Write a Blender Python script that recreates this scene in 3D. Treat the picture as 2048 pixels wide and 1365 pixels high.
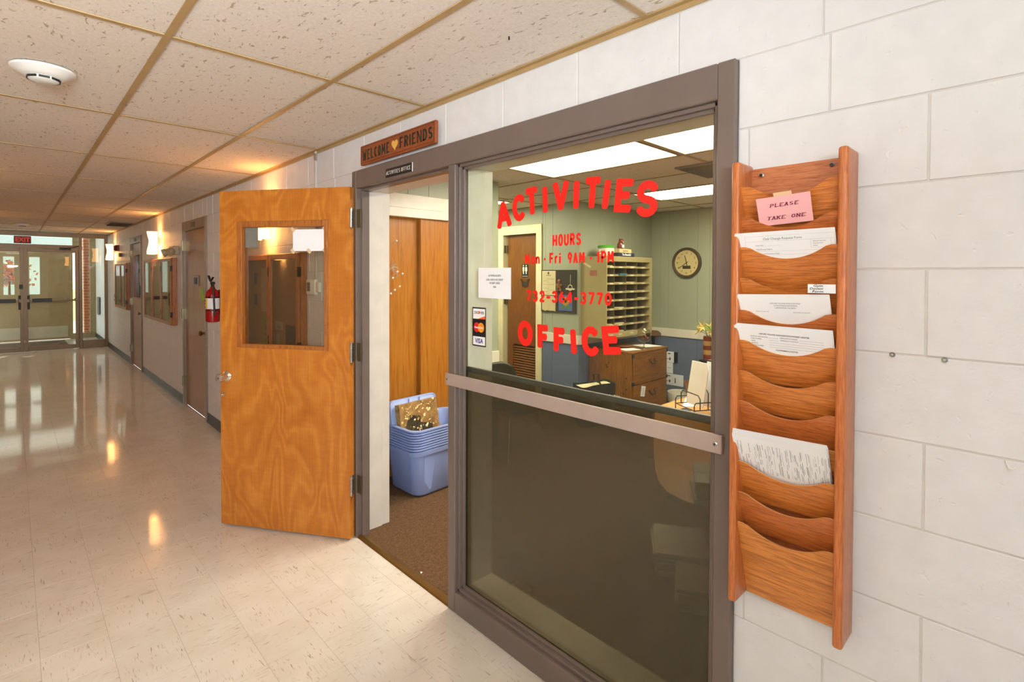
import bpy, bmesh, math, random
from mathutils import Vector, Matrix
random.seed(7)
sc = bpy.context.scene
for o in list(bpy.data.objects): bpy.data.objects.remove(o)
COL = sc.collection
PI = math.pi
# ------------------------------------------------------------------ camera, world, lights, exposure
YAW, PITCH, ROLL = .7666, -.016, .0033
CAM = Vector((-1.5225, 0, 1.6087))
_F = Vector((math.sin(YAW)*math.cos(PITCH), math.cos(YAW)*math.cos(PITCH), math.sin(PITCH)))
_r = Vector((math.cos(YAW), -math.sin(YAW), 0)); _u = _r.cross(_F)
_R = _r*math.cos(ROLL)+_u*math.sin(ROLL); _U = -_r*math.sin(ROLL)+_u*math.cos(ROLL)
cd = bpy.data.cameras.new('camera'); cam = bpy.data.objects.new('camera', cd); COL.objects.link(cam)
cd.sensor_width = 36; cd.lens = 36*1038.5/2048; cd.shift_y = -115.7/2048; cd.clip_start = .05; cd.clip_end = 300
m = Matrix((_R, _U, -_F)).transposed().to_4x4(); m.translation = CAM; cam.matrix_world = m
sc.camera = cam
w = bpy.data.worlds.new('world'); sc.world = w; w.use_nodes = True
bgn = w.node_tree.nodes['Background']; bgn.inputs[0].default_value = (.86, .93, 1, 1); bgn.inputs[1].default_value = 3.4
vs = sc.view_settings; vs.view_transform = 'Standard'; vs.look = 'None'; vs.gamma = 1; vs.use_curve_mapping = False; vs.exposure = 0.0
def light(name, kind, loc, energy, color, size=.1, rot=None, size_y=None, spread=None):
    l = bpy.data.lights.new(name, kind); l.energy = energy; l.color = color
    if kind == 'AREA':
        l.size = size
        if size_y: l.shape = 'RECTANGLE'; l.size_y = size_y
        if spread: l.spread = spread
    elif kind == 'SUN': l.angle = math.radians(.6)
    else: l.shadow_soft_size = size
    o = bpy.data.objects.new(name, l); COL.objects.link(o); o.location = loc
    if rot: o.rotation_euler = rot
    return o
light('sun', 'SUN', (0, 20, 6), 7.0, (1, .93, .8), rot=(math.radians(52), 0, math.radians(160)))
# the photographer's flash: an umbrella behind the camera and a head bounced off the ceiling
light('flash', 'AREA', (-2.22, -1.25, 1.80), 67, (.87, .95, 1), .6, (math.radians(97), 0, math.radians(-6)), spread=math.radians(98))
light('flash_bounce', 'AREA', (-1.5, -.40, 1.9), 29, (.88, .955, 1), .3, (math.radians(170), 0, 0))
# ------------------------------------------------------------------ helpers
def C(h, a=1):
    h = h.lstrip('#'); v = [int(h[i:i+2], 16)/255 for i in (0, 2, 4)]
    return tuple(((x/12.92) if x <= .04045 else ((x+.055)/1.055)**2.4) for x in v)+(a,)
class N:
    def __init__(s, name):
        s.m = bpy.data.materials.new(name); s.m.use_nodes = True; s.t = s.m.node_tree; s.b = s.t.nodes['Principled BSDF']; s.out = s.t.nodes['Material Output']
    def n(s, typ, ins=None, **kw):
        x = s.t.nodes.new('ShaderNode'+typ)
        for k, v in kw.items(): setattr(x, k, v)
        for k, v in (ins or {}).items():
            if isinstance(v, bpy.types.NodeSocket): s.t.links.new(v, x.inputs[k])
            else: x.inputs[k].default_value = v
        return x
    def l(s, a, b): s.t.links.new(a, b)
    def coord(s, kind='Object', scale=(1, 1, 1), loc=(0, 0, 0)):
        if kind == 'World': src = s.n('NewGeometry').outputs['Position']
        else: src = s.n('TexCoord').outputs[kind]
        return s.n('Mapping', {'Vector': src, 'Scale': scale, 'Location': loc}).outputs[0]
    def noise(s, vec, scale=5, detail=3, rough=.5, dist=0):
        return s.n('TexNoise', {'Vector': vec, 'Scale': scale, 'Detail': detail, 'Roughness': rough, 'Distortion': dist}).outputs['Fac']
    def ramp(s, fac, stops, interp='LINEAR'):
        r = s.n('ValToRGB', {'Fac': fac}); cr = r.color_ramp; cr.interpolation = interp
        while len(cr.elements) > 1: cr.elements.remove(cr.elements[-1])
        cr.elements[0].position = stops[0][0]; cr.elements[0].color = stops[0][1]
        for p, c in stops[1:]: e = cr.elements.new(p); e.color = c
        return r.outputs['Color']
    def mix(s, fac, a, b, mode='MIX'):
        x = s.n('Mix', {}, data_type='RGBA', blend_type=mode)
        for i, v in ((0, fac), (6, a), (7, b)):
            if isinstance(v, bpy.types.NodeSocket): s.l(v, x.inputs[i])
            else: x.inputs[i].default_value = v
        return x.outputs[2]
    def math(s, op, a, b=0):
        x = s.n('Math', operation=op)
        for i, v in ((0, a), (1, b)):
            if isinstance(v, bpy.types.NodeSocket): s.l(v, x.inputs[i])
            else: x.inputs[i].default_value = v
        return x.outputs[0]
    def bump(s, h, strength=.3, dist=.01):
        b = s.n('Bump', {'Height': h, 'Strength': strength, 'Distance': dist}); s.l(b.outputs[0], s.b.inputs['Normal'])
    def set(s, **k):
        for a, v in k.items():
            a = {'base': 'Base Color', 'rough': 'Roughness', 'metal': 'Metallic', 'spec': 'Specular IOR Level', 'coat': 'Coat Weight', 'coatr': 'Coat Roughness', 'ecol': 'Emission Color', 'estr': 'Emission Strength', 'trans': 'Transmission Weight', 'alpha': 'Alpha'}[a]
            if isinstance(v, bpy.types.NodeSocket): s.l(v, s.b.inputs[a])
            else: s.b.inputs[a].default_value = v
        return s
MATS = {}
def plain(name, h, rough=.5, metal=0, spec=.5, var=.06, bump=0, bscale=60):
    """a painted, moulded or metal surface: its colour with a faint mottle and fine relief"""
    k = (name,)
    if k in MATS: return MATS[k]
    x = N(name); c = C(h); v = x.coord('Object')
    n = x.noise(v, 7, 3)
    d = tuple(max(0, y*(1-var)) for y in c[:3])+(1,); e = tuple(min(1, y*(1+var)) for y in c[:3])+(1,)
    x.set(base=x.ramp(n, [(.3, d), (.7, e)]), rough=rough, metal=metal, spec=spec)
    if bump: x.bump(x.noise(v, bscale, 3), bump, .003)
    MATS[k] = x.m; return x.m
def wood(name, dark, light_, axis='z', scale=1, rough=.35, lines=1, stretch=14, coat=.15):
    x = N(name); s = [stretch*scale]*3; s['xyz'.index(axis)] = 1.0*scale
    v = x.coord('Object', tuple(s))
    a = x.noise(v, 2.2, 5, .62, .5); b = x.noise(x.coord('Object', tuple(q*3.6 if q > 2*scale else q*1.6 for q in s)), 3, 3, .6, .2)
    base = x.ramp(a, [(.28, C(dark)), (.55, C(light_)), (.8, tuple(min(1, q*1.15) for q in C(light_)[:3])+(1,))])
    dk = x.ramp(b, [(.36, (.55, .45, .38, 1)), (.5, (1, 1, 1, 1))])
    x.set(base=x.mix(.75*lines, base, dk, 'MULTIPLY'), rough=rough, coat=coat, coatr=.15)
    x.bump(b, .08, .002); return x.m
def glow(name, h, s, tint=None):
    x = N(name); x.set(base=C(h), rough=.4, ecol=C(tint or h), estr=s); return x.m
def glassmat(name, tint='ffffff', refl=1.0):
    x = N(name); t = x.n('BsdfTransparent', {'Color': C(tint)}); g = x.n('BsdfGlossy', {'Roughness': .015})
    f = x.math('POWER', x.n('LayerWeight', {'Blend': .5}).outputs['Facing'], 4.2); k = x.math('MULTIPLY', x.math('ADD', x.math('MULTIPLY', f, .9), .035), refl)
    mx = x.n('MixShader', {0: k, 1: t.outputs[0], 2: g.outputs[0]}); x.l(mx.outputs[0], x.out.inputs[0]); return x.m
class MB:
    """collects shapes into one mesh"""
    def __init__(s): s.bm = bmesh.new()
    def box(s, x0, x1, y0, y1, z0, z1, bev=0, seg=1, mat=0):
        g = bmesh.ops.create_cube(s.bm, size=1, matrix=Matrix.Translation(((x0+x1)/2, (y0+y1)/2, (z0+z1)/2)) @ Matrix.Diagonal((abs(x1-x0), abs(y1-y0), abs(z1-z0), 1)))
        if bev:
            es = list({e for v in g['verts'] for e in v.link_edges})
            bmesh.ops.bevel(s.bm, geom=es, offset=bev, segments=seg, affect='EDGES', profile=.5)
        return s
    def obox(s, c, ax, ay, az, hx, hy, hz, bev=0):
        """oriented box: centre, three unit axes, half sizes"""
        M_ = Matrix((ax, ay, az)).transposed().to_4x4(); M_.translation = Vector(c)
        g = bmesh.ops.create_cube(s.bm, size=2, matrix=M_ @ Matrix.Diagonal((hx, hy, hz, 1)))
        if bev: bmesh.ops.bevel(s.bm, geom=list({e for v in g['verts'] for e in v.link_edges}), offset=bev, segments=1, affect='EDGES')
        return s
    def face(s, pts): s.bm.faces.new([s.bm.verts.new(p) for p in pts]); return s
    def prism(s, pts, d):
        """polygon (3-D points) pushed by vector d"""
        d = Vector(d); a = [s.bm.verts.new(p) for p in pts]; b = [s.bm.verts.new(Vector(p)+d) for p in pts]; n = len(a)
        s.bm.faces.new(a); s.bm.faces.new(b[::-1])
        for i in range(n): s.bm.faces.new((a[i], b[i], b[(i+1) % n], a[(i+1) % n]))
        return s
    def rings(s, rings, closed=True, caps=True):
        R_ = [[s.bm.verts.new(p) for p in r] for r in rings]; n = len(R_[0])
        for a, b in zip(R_, R_[1:]):
            for i in range(n if closed else n-1):
                s.bm.faces.new((a[i], a[(i+1) % n], b[(i+1) % n], b[i]))
        if caps and closed: s.bm.faces.new(R_[0][::-1]); s.bm.faces.new(R_[-1])
        return s
    def lathe(s, prof, o=(0, 0, 0), ax=(0, 0, 1), seg=24, caps=True, sq=1):
        ax = Vector(ax).normalized(); t = Vector((1, 0, 0)) if abs(ax.x) < .9 else Vector((0, 1, 0))
        a = ax.cross(t).normalized(); b = ax.cross(a); o = Vector(o)
        return s.rings([[o+ax*h+(a*math.cos(2*PI*i/seg)+b*math.sin(2*PI*i/seg)*sq)*max(r, 1e-5) for i in range(seg)] for r, h in prof], caps=caps)
    def cyl(s, p0, p1, r, r1=None, seg=14):
        p0, p1 = Vector(p0), Vector(p1); return s.lathe([(r, 0), (r if r1 is None else r1, (p1-p0).length)], p0, p1-p0, seg)
    def tube(s, pts, r, seg=8, closed=False):
        pts = [Vector(p) for p in pts]; rg = []; prev = None
        for i, p in enumerate(pts):
            t = (pts[min(i+1, len(pts)-1)]-pts[max(i-1, 0)]).normalized()
            if prev is None: prev = t.orthogonal().normalized()
            a = (prev-t*prev.dot(t)).normalized(); prev = a; b = t.cross(a)
            rr = r[i] if isinstance(r, (list, tuple)) else r
            rg.append([p+(a*math.cos(2*PI*j/seg)+b*math.sin(2*PI*j/seg))*rr for j in range(seg)])
        return s.rings(rg)
    def ball(s, c, r, sub=1, sc_=(1, 1, 1)):
        bmesh.ops.create_icosphere(s.bm, subdivisions=sub, radius=r, matrix=Matrix.Translation(c) @ Matrix.Diagonal((*sc_, 1))); return s
    def ribbon(s, pts, wd, put, rnd=True, wfun=None):
        """flat pen stroke through 2-D points, put() maps (u,v) to 3-D"""
        P = [Vector(p) for p in pts]
        if len(P) < 2: return s
        L, Rr = [], []
        for i, p in enumerate(P):
            a = (P[i]-P[i-1]).normalized() if i else None; b = (P[i+1]-P[i]).normalized() if i < len(P)-1 else None
            if a is None: a = b
            if b is None: b = a
            t = (a+b); t = t.normalized() if t.length > 1e-6 else a
            nn = Vector((-t.y, t.x)); k = max(.5, nn.dot(Vector((-a.y, a.x))))
            hw = (wfun(t) if wfun else wd)/2/k
            L.append(p+nn*hw); Rr.append(p-nn*hw)
        lv = [s.bm.verts.new(put(q.x, q.y)) for q in L]; rv = [s.bm.verts.new(put(q.x, q.y)) for q in Rr]
        for i in range(len(P)-1): s.bm.faces.new((lv[i], rv[i], rv[i+1], lv[i+1]))
        if rnd:
            for p, t in ((P[0], (P[0]-P[1]).normalized()), (P[-1], (P[-1]-P[-2]).normalized())):
                nn = Vector((-t.y, t.x)); hw = (wfun(t) if wfun else wd)/2
                q = [p+nn*hw*math.cos(a)+t*hw*.55*math.sin(a) for a in [PI*j/5 for j in range(6)]]
                s.bm.faces.new([s.bm.verts.new(put(z.x, z.y)) for z in q])
        return s
    def text(s, body, put, size=.01, align='LEFT', bold=0, sx=1, shear=0):
        """upright lettering, put() maps (u,v) to 3-D"""
        cu = bpy.data.curves.new('t', 'FONT'); cu.body = body; cu.size = size; cu.align_x = align; cu.offset = bold*size; cu.shear = shear; cu.resolution_u = 2
        ob = bpy.data.objects.new('t', cu); COL.objects.link(ob); dg = bpy.context.evaluated_depsgraph_get()
        me = ob.evaluated_get(dg).to_mesh(); vv = [s.bm.verts.new(put(v.co.x*sx, v.co.y)) for v in me.vertices]
        for p in me.polygons:
            try: s.bm.faces.new([vv[i] for i in p.vertices])
            except ValueError: pass
        ob.evaluated_get(dg).to_mesh_clear(); bpy.data.objects.remove(ob); bpy.data.curves.remove(cu); return s
    def mesh(s, name, mat, off=(0, 0, 0), smooth=None):
        me = bpy.data.meshes.new(name)
        if any(off): bmesh.ops.translate(s.bm, vec=-Vector(off), verts=s.bm.verts)
        bmesh.ops.recalc_face_normals(s.bm, faces=s.bm.faces)
        s.bm.to_mesh(me); s.bm.free()
        for mm in (mat if isinstance(mat, (list, tuple)) else [mat]): me.materials.append(mm)
        if smooth is not None:
            for p in me.polygons: p.use_smooth = True
            me.set_sharp_from_angle(angle=math.radians(smooth))
        return me
OFF = {}
def tag(o, label=None, cat=None, group=None, kind=None):
    for k, v in (('label', label), ('category', cat), ('group', group), ('kind', kind)):
        if v: o[k] = v
    return o
def thing(name, label, cat, loc=(0, 0, 0), group=None, kind=None, rot=None):
    o = bpy.data.objects.new(name, None); COL.objects.link(o); o.location = loc; o.empty_display_size = .05
    OFF[o] = Vector(loc) if rot is None else Vector((0, 0, 0))     # a turned thing gets its parts in its own frame
    if rot: o.rotation_euler = rot
    return tag(o, label, cat, group, kind)
def part(name, mb, mat, parent, smooth=None, label=None, kind=None):
    me = mb.mesh(name, mat, OFF[parent], smooth); o = bpy.data.objects.new(name, me); COL.objects.link(o); o.parent = parent; OFF[o] = OFF[parent]
    return tag(o, label, None, None, kind)
def inst(name, me, parent, loc):
    o = bpy.data.objects.new(name, me); COL.objects.link(o); o.parent = parent; o.location = Vector(loc)-OFF[parent]; return o
def solo(name, mb, mat, label, cat, group=None, kind=None, smooth=None):
    vs_ = [v.co for v in mb.bm.verts]; lo = Vector([min(v[i] for v in vs_) for i in range(3)]); hi = Vector([max(v[i] for v in vs_) for i in range(3)])
    b = Vector(((lo.x+hi.x)/2, (lo.y+hi.y)/2, lo.z))
    me = mb.mesh(name, mat, b, smooth); o = bpy.data.objects.new(name, me); COL.objects.link(o); o.location = b; OFF[o] = b
    return tag(o, label, cat, group, kind)
def copy_thing(root, loc, label=None, rot=None):
    r = root.copy(); COL.objects.link(r); r.location = loc; OFF[r] = Vector(loc)
    if label: r['label'] = label
    if rot: r.rotation_euler = rot
    for ch in list(root.children):
        c = ch.copy(); COL.objects.link(c); c.parent = r
        for g in list(ch.children): d = g.copy(); COL.objects.link(d); d.parent = c
    return r
def onwall(y0, z0, x):
    """writing on a surface that faces the corridor (-x): u runs to the reader's right (-y)"""
    return lambda u, v: (x, y0-u, z0+v)
def rects(y0, y1, z0, z1, holes):
    """rectangle minus rectangles, as a list of rectangles"""
    out = [(y0, y1, z0, z1)]
    for h in holes:
        nx = []
        for (a, b, c, d) in out:
            if h[1] <= a or h[0] >= b or h[3] <= c or h[2] >= d: nx.append((a, b, c, d)); continue
            if h[0] > a: nx.append((a, h[0], c, d))
            if h[1] < b: nx.append((h[1], b, c, d))
            p, q = max(a, h[0]), min(b, h[1])
            if h[2] > c: nx.append((p, q, c, h[2]))
            if h[3] < d: nx.append((p, q, h[3], d))
        out = nx
    return out
# pen-stroke alphabet in a unit box
def arc(cx, cy, rx, ry, a0, a1, n=14): return [(cx+rx*math.cos(math.radians(a0+(a1-a0)*i/n)), cy+ry*math.sin(math.radians(a0+(a1-a0)*i/n))) for i in range(n+1)]
G = {
 'A': [[(0, 0), (.5, 1), (1, 0)], [(.22, .34), (.8, .34)]], 'C': [arc(.52, .5, .5, .5, 42, 318, 20)], 'T': [[(.5, 1), (.5, 0)], [(0, 1), (1, 1)]],
 'I': [[(.5, 1), (.5, 0)]], 'V': [[(0, 1), (.48, 0), (1, 1)]], 'E': [[(1, 1), (0, 1), (0, 0), (1, 0)], [(0, .52), (.8, .52)]],
 'S': [arc(.5, .74, .46, .26, 25, 270, 14)+arc(.5, .24, .46, .24, 80, -155, 14)[1:]], 'O': [arc(.5, .5, .5, .5, 0, 360, 26)],
 'F': [[(1, 1), (0, 1), (0, 0)], [(0, .52), (.85, .52)]], 'H': [[(0, 0), (0, 1)], [(1, 0), (1, 1)], [(0, .5), (1, .5)]],
 'U': [[(0, 1), (0, .35)]+arc(.5, .35, .5, .35, 180, 360, 10)+[(1, 1)]], 'R': [[(0, 0), (0, 1), (.5, 1)]+arc(.5, .76, .48, .24, 90, -90, 8)+[(0, .52)], [(.45, .52), (1, 0)]],
 'M': [[(0, 0), (.08, 1), (.5, .25), (.92, 1), (1, 0)]], 'P': [[(0, 0), (0, 1), (.5, 1)]+arc(.5, .73, .5, .27, 90, -90, 8)+[(0, .46)]],
 'L': [[(0, 1), (0, 0), (1, 0)]], 'K': [[(0, 0), (0, 1)], [(.95, 1), (0, .42)], [(.3, .6), (1, 0)]], 'N': [[(0, 0), (0, 1), (1, 0), (1, 1)]],
 'W': [[(0, 1), (.26, 0), (.5, .8), (.74, 0), (1, 1)]], 'D': [[(0, 0), (0, 1), (.4, 1)]+arc(.4, .5, .6, .5, 90, -90, 12)+[(0, 0)]],
 'o': [arc(.5, .33, .5, .33, 0, 360, 18)], 'n': [[(0, 0), (0, .66)], [(0, .45)]+arc(.5, .4, .5, .26, 170, 0, 8)+[(1, 0)]],
 'r': [[(0, 0), (0, .66)], [(0, .42)]+arc(.55, .36, .5, .3, 150, 60, 6)], 'i': [[(.5, 0), (.5, .66)], [(.5, .9), (.5, 1)]],
 '9': [arc(.5, .7, .46, .3, 0, 360, 18), [(.96, .7), (.6, 0)]], '6': [arc(.5, .3, .46, .3, 0, 360, 18), [(.04, .3), (.12, .6), (.6, 1)]],
 '1': [[(.1, .8), (.55, 1), (.55, 0)]], '7': [[(0, 1), (1, 1), (.35, 0)]], '3': [arc(.45, .74, .45, .26, 150, -80, 12)+arc(.45, .25, .5, .27, 80, -150, 12)],
 '2': [arc(.5, .7, .45, .3, 165, -25, 10)+[(.05, 0), (1, 0)]], '4': [[(.75, 0), (.75, 1), (0, .3), (1, .3)]], '0': [arc(.5, .5, .5, .5, 0, 360, 22)],
 '-': [[(0, .42), (1, .42)]], ' ': []}
def corners(k):
    """cut a pen path where it doubles back"""
    out = [[k[0]]]
    for i in range(1, len(k)):
        out[-1].append(k[i])
        if i < len(k)-1:
            a = Vector((k[i][0]-k[i-1][0], k[i][1]-k[i-1][1])); b = Vector((k[i+1][0]-k[i][0], k[i+1][1]-k[i][1]))
            if a.length > 0 and b.length > 0 and a.angle(b) > 1.75: out.append([k[i]])
    return out
G = {c: [q for k in v for q in corners(k)] for c, v in G.items()}
def glyph(mb, ch, x, y, wd, ht, st, put, tilt=0, serif=0, thin=None, rnd=True, slant=0):
    """one letter with its pen inside the box x..x+wd, y..y+ht"""
    iw, ih = max(wd-st, .0001), ht-st; ct, sn = math.cos(tilt), math.sin(tilt); cx, cy = x+wd/2, y+ht/2
    f = lambda p: ((lambda a, b: (cx+a*ct-b*sn, cy+a*sn+b*ct))(x+st/2+p[0]*iw-cx+slant*(p[1]-.5)*ht, y+st/2+p[1]*ih-cy))
    wf = (lambda t: thin+(st-thin)*abs(t.y)) if thin else None
    for ki, k in enumerate(G[ch]):
        q = [f(p) for p in k]; put0 = put
        put_ = lambda u, v, d=ki*.00022: (lambda p: (p[0]-d, p[1], p[2]))(put0(u, v))
        mb.ribbon(q, st, put_, rnd and ch not in 'Oo0', wf)
        if serif:
            for e in (k[0], k[-1]):
                if e[1] in (0, 1) and ch not in 'OCSo': mb.ribbon([(f(e)[0]-serif, f(e)[1]), (f(e)[0]+serif, f(e)[1])], (thin or st)*1.0, lambda u, v: (lambda p: (p[0]-.0009, p[1], p[2]))(put0(u, v)), False)
LW = {'I': .42, 'M': 1.3, 'W': 1.45, ' ': .55, 'N': 1.1, '1': .7}
def word(mb, txt, x, y, total, ht, st, put, gap=.25, **k):
    """a word fitted into the given length, wide and narrow letters in proportion"""
    unit = total/(sum(LW.get(c, 1) for c in txt)+gap*(len(txt)-1))
    for ch in txt:
        wd = LW.get(ch, 1)*unit
        if ch in G and ch != ' ':
            q = dict(k)
            if ch in 'MNW': q['thin'] = k.get('thin', st)*.8
            glyph(mb, ch, x, y, wd, ht, st*(.75 if ch in 'MNW' else 1), put, **q)
        x += wd+gap*unit
# ------------------------------------------------------------------ materials
def m_block(name, h, rough=.42):
    x = N(name); v = x.coord('World'); n1 = x.noise(v, 55, 4, .6); n2 = x.noise(v, 16, 2)
    pits = x.ramp(x.noise(v, 38, 2, .5, .3), [(.24, (0, 0, 0, 1)), (.33, (1, 1, 1, 1))])
    c = C(h); x.set(base=x.ramp(n2, [(.3, tuple(q*.95 for q in c[:3])+(1,)), (.7, c)]), rough=rough, spec=.4)
    x.bump(x.math('ADD', x.math('MULTIPLY', n1, .5), x.math('MULTIPLY', pits, .8)), .35, .004); return x.m
M_BLOCK = m_block('painted_block', 'e1e0e0'); M_MORTAR = m_block('painted_mortar', 'd5d0ca')
def m_tile():
    """vinyl floor tile: cream with brown dashes, the grain of neighbours turned at right angles"""
    x = N('vinyl_tile'); S = .2248
    geo = x.n('NewGeometry').outputs['Position']; sp = x.n('SeparateXYZ', {0: geo})
    ix = x.math('FLOOR', x.math('DIVIDE', x.math('ADD', sp.outputs[0], 1.4516+100*S), S)); iy = x.math('FLOOR', x.math('DIVIDE', x.math('ADD', sp.outputs[1], -1.991+100*S), S))
    par = x.math('MODULO', x.math('ADD', ix, iy), 2)
    wn = x.n('TexWhiteNoise', {'Vector': x.n('CombineXYZ', {0: ix, 1: iy}).outputs[0]}, noise_dimensions='2D')
    off = x.n('VectorMath', {0: geo, 1: wn.outputs['Color']}, operation='ADD').outputs[0]
    def streak(sx, sy):
        v = x.n('Mapping', {'Vector': off, 'Scale': (sx, sy, 1)}).outputs[0]
        a = x.ramp(x.noise(v, 1, 2, .5, .4), [(.60, (0, 0, 0, 1)), (.68, (1, 1, 1, 1))])
        b = x.ramp(x.n('TexNoise', {'Vector': x.n('Mapping', {'Vector': off, 'Scale': (sx*.33, sy*.33, 1)}).outputs[0], 'Scale': 1, 'Detail': 2}).outputs['Fac'], [(.38, (0, 0, 0, 1)), (.62, (1, 1, 1, 1))])
        return x.mix(1, a, b, 'MULTIPLY')
    st = x.mix(par, streak(22, 150), streak(150, 22))
    light_ = x.ramp(wn.outputs['Value'], [(0, C('e4ddd0')), (1, C('e8e1d5'))])
    cloud = x.ramp(x.noise(geo, 6, 4), [(.35, (.93, .91, .88, 1)), (.65, (1, 1, 1, 1))])
    base = x.mix(1, light_, cloud, 'MULTIPLY')
    x.set(base=x.mix(x.math('MULTIPLY', st, .62), base, C('8a6a45')), rough=.34, spec=.4, coat=.75, coatr=.07)
    wv = x.n('Mapping', {'Vector': geo, 'Scale': (9, 16, 1)}).outputs[0]
    x.bump(x.noise(wv, 1, 3, .5), .2, .012); return x.m
M_TILE = m_tile()
def m_ceil():
    x = N('ceiling_board'); v = x.coord('World', (70, 24, 1)); a = x.ramp(x.noise(v, 1, 2, .5, .8), [(.30, (.60, .53, .43, 1)), (.36, (1, 1, 1, 1))])
    g = x.ramp(x.noise(x.coord('World'), 90, 3), [(.3, (.9, .89, .87, 1)), (.7, (1, 1, 1, 1))])
    x.set(base=x.mix(1, x.mix(1, C('ebe2d7'), a, 'MULTIPLY'), g, 'MULTIPLY'), rough=.9, spec=.1); x.bump(x.noise(x.coord('World'), 120, 3), .3, .003); return x.m
M_CEIL = m_ceil()
def m_carpet():
    x = N('carpet'); v = x.coord('World'); n = x.noise(v, 230, 3, .7); b = x.noise(v, 60, 2)
    c = x.ramp(n, [(.3, C('46301e')), (.5, C('7b5b40')), (.72, C('b09274'))])
    x.set(base=x.mix(.35, c, x.ramp(b, [(.3, C('5b4029')), (.7, C('8f7052'))])), rough=.95, spec=.05); x.bump(n, .9, .01); return x.m
M_CARPET = m_carpet()
def m_birch():
    """rotary-cut birch ply: wandering contour figure over fine upright grain"""
    x = N('birch_ply'); v = x.coord('Object', (1.5, 1, .62)); f = x.noise(v, 2.1, 2, .5, .5)
    ring = x.math('SINE', x.math('MULTIPLY', f, 70)); fig = x.ramp(x.math('ADD', x.math('MULTIPLY', ring, .5), .5), [(0, C('ca7d28')), (.5, C('d08229')), (1, C('d98f36'))])
    fine = x.ramp(x.noise(x.coord('Object', (70, 70, 2.2)), 2, 4), [(.3, (.86, .8, .74, 1)), (.7, (1, 1, 1, 1))])
    cloud = x.ramp(x.noise(x.coord('Object', (3, 3, 1.3)), 1.6, 3), [(.3, (.86, .78, .66, 1)), (.7, (1.0, 1, 1, 1))])
    curl = x.ramp(x.noise(x.coord('Object', (7, 7, 26)), 1.5, 3, .5, .6), [(.35, (.93, .89, .84, 1)), (.6, (1, 1, 1, 1))])
    x.set(base=x.mix(1, x.mix(1, x.mix(1, fig, fine, 'MULTIPLY'), cloud, 'MULTIPLY'), curl, 'MULTIPLY'), rough=.38, coat=.2, coatr=.2); return x.m
M_BIRCH = m_birch()
M_TEE = plain('ceiling_tee', 'b39566', .5); M_FRAME = plain('taupe_enamel', '70625a', .35, var=.05, bump=.15, bscale=25)
M_CREAM = plain('cream_paint', 'e9e0cd', .4); M_COVE = plain('dark_cove_base', '2b2e30', .35)
M_STEEL = plain('steel', 'b9b6ae', .28, .9); M_CHROME = plain('chrome', 'dcdad6', .12, 1); M_BRASS = plain('old_brass', '8a6a36', .4, .8); M_HINGE = plain('hinge_metal', '8a8266', .35, .85)
M_BLACK = plain('black_plastic', '181818', .4); M_WHITE = plain('white_plastic', 'e8e6e0', .4); M_PAPER = plain('paper', 'f4f4f4', .7, spec=.2, var=.02); M_INK = plain('ink', '2a2a2c', .8, spec=.1); M_GREYINK = plain('grey_ink', '77777c', .8, spec=.1)
M_GLASS = glassmat('clear_glass', 'f3f5ee'); M_GLASSD = glassmat('door_glass', 'f0eee6', 1.0)
M_OAKV = wood('oak_upright', 'a5531f', 'c9753a', 'z', 6, .35); M_OAKH = wood('oak_level', 'a9561f', 'd68239', 'y', 5, .38, 1)
M_PINE = wood('pine', '6a3f0b', '946013', 'z', 2, .4); M_WALNUT = wood('dark_door_wood', '5a3208', '8a5112', 'z', 4, .35)
M_CASEW = wood('case_wood', '87491c', 'ab6a30', 'z', 5, .4); M_SLIDE = wood('closet_ply', '9c5a12', 'b57424', 'z', 1.6, .35, .3)
M_HALLD = wood('hall_door_wood', '83512a', 'a06c38', 'z', 4, .35, .4)
M_VINYL = plain('red_vinyl', 'ef1c10', .5, var=.02); M_BLUEW = plain('slate_blue_paint', '67748c', .45); M_BEIGEM = plain('beige_enamel', 'a8996a', .4)
def m_panel(h):
    x = N('green_panelling'); c = C(h); x.set(base=x.ramp(x.noise(x.coord('World'), 3, 2), [(.3, tuple(q*.94 for q in c[:3])+(1,)), (.7, c)]), rough=.45); return x.m
M_GREEN = m_panel('a9ad95')
# ------------------------------------------------------------------ the corridor shell
Z = 2.46; XL = -2.45; YE = 14.5; YB = -3.6
FY0, FY1, FZ = .636, 2.972, 2.2352                   # the big office frame in the wall
HD = [(6.33, 7.39, 0, 2.237), (10.22, 11.30, 0, 2.237)]  # the two hall doors
HOLES = [(FY0, FY1, -1, FZ)]+[(a, b, -1, d) for a, b, c, d in HD]
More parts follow.
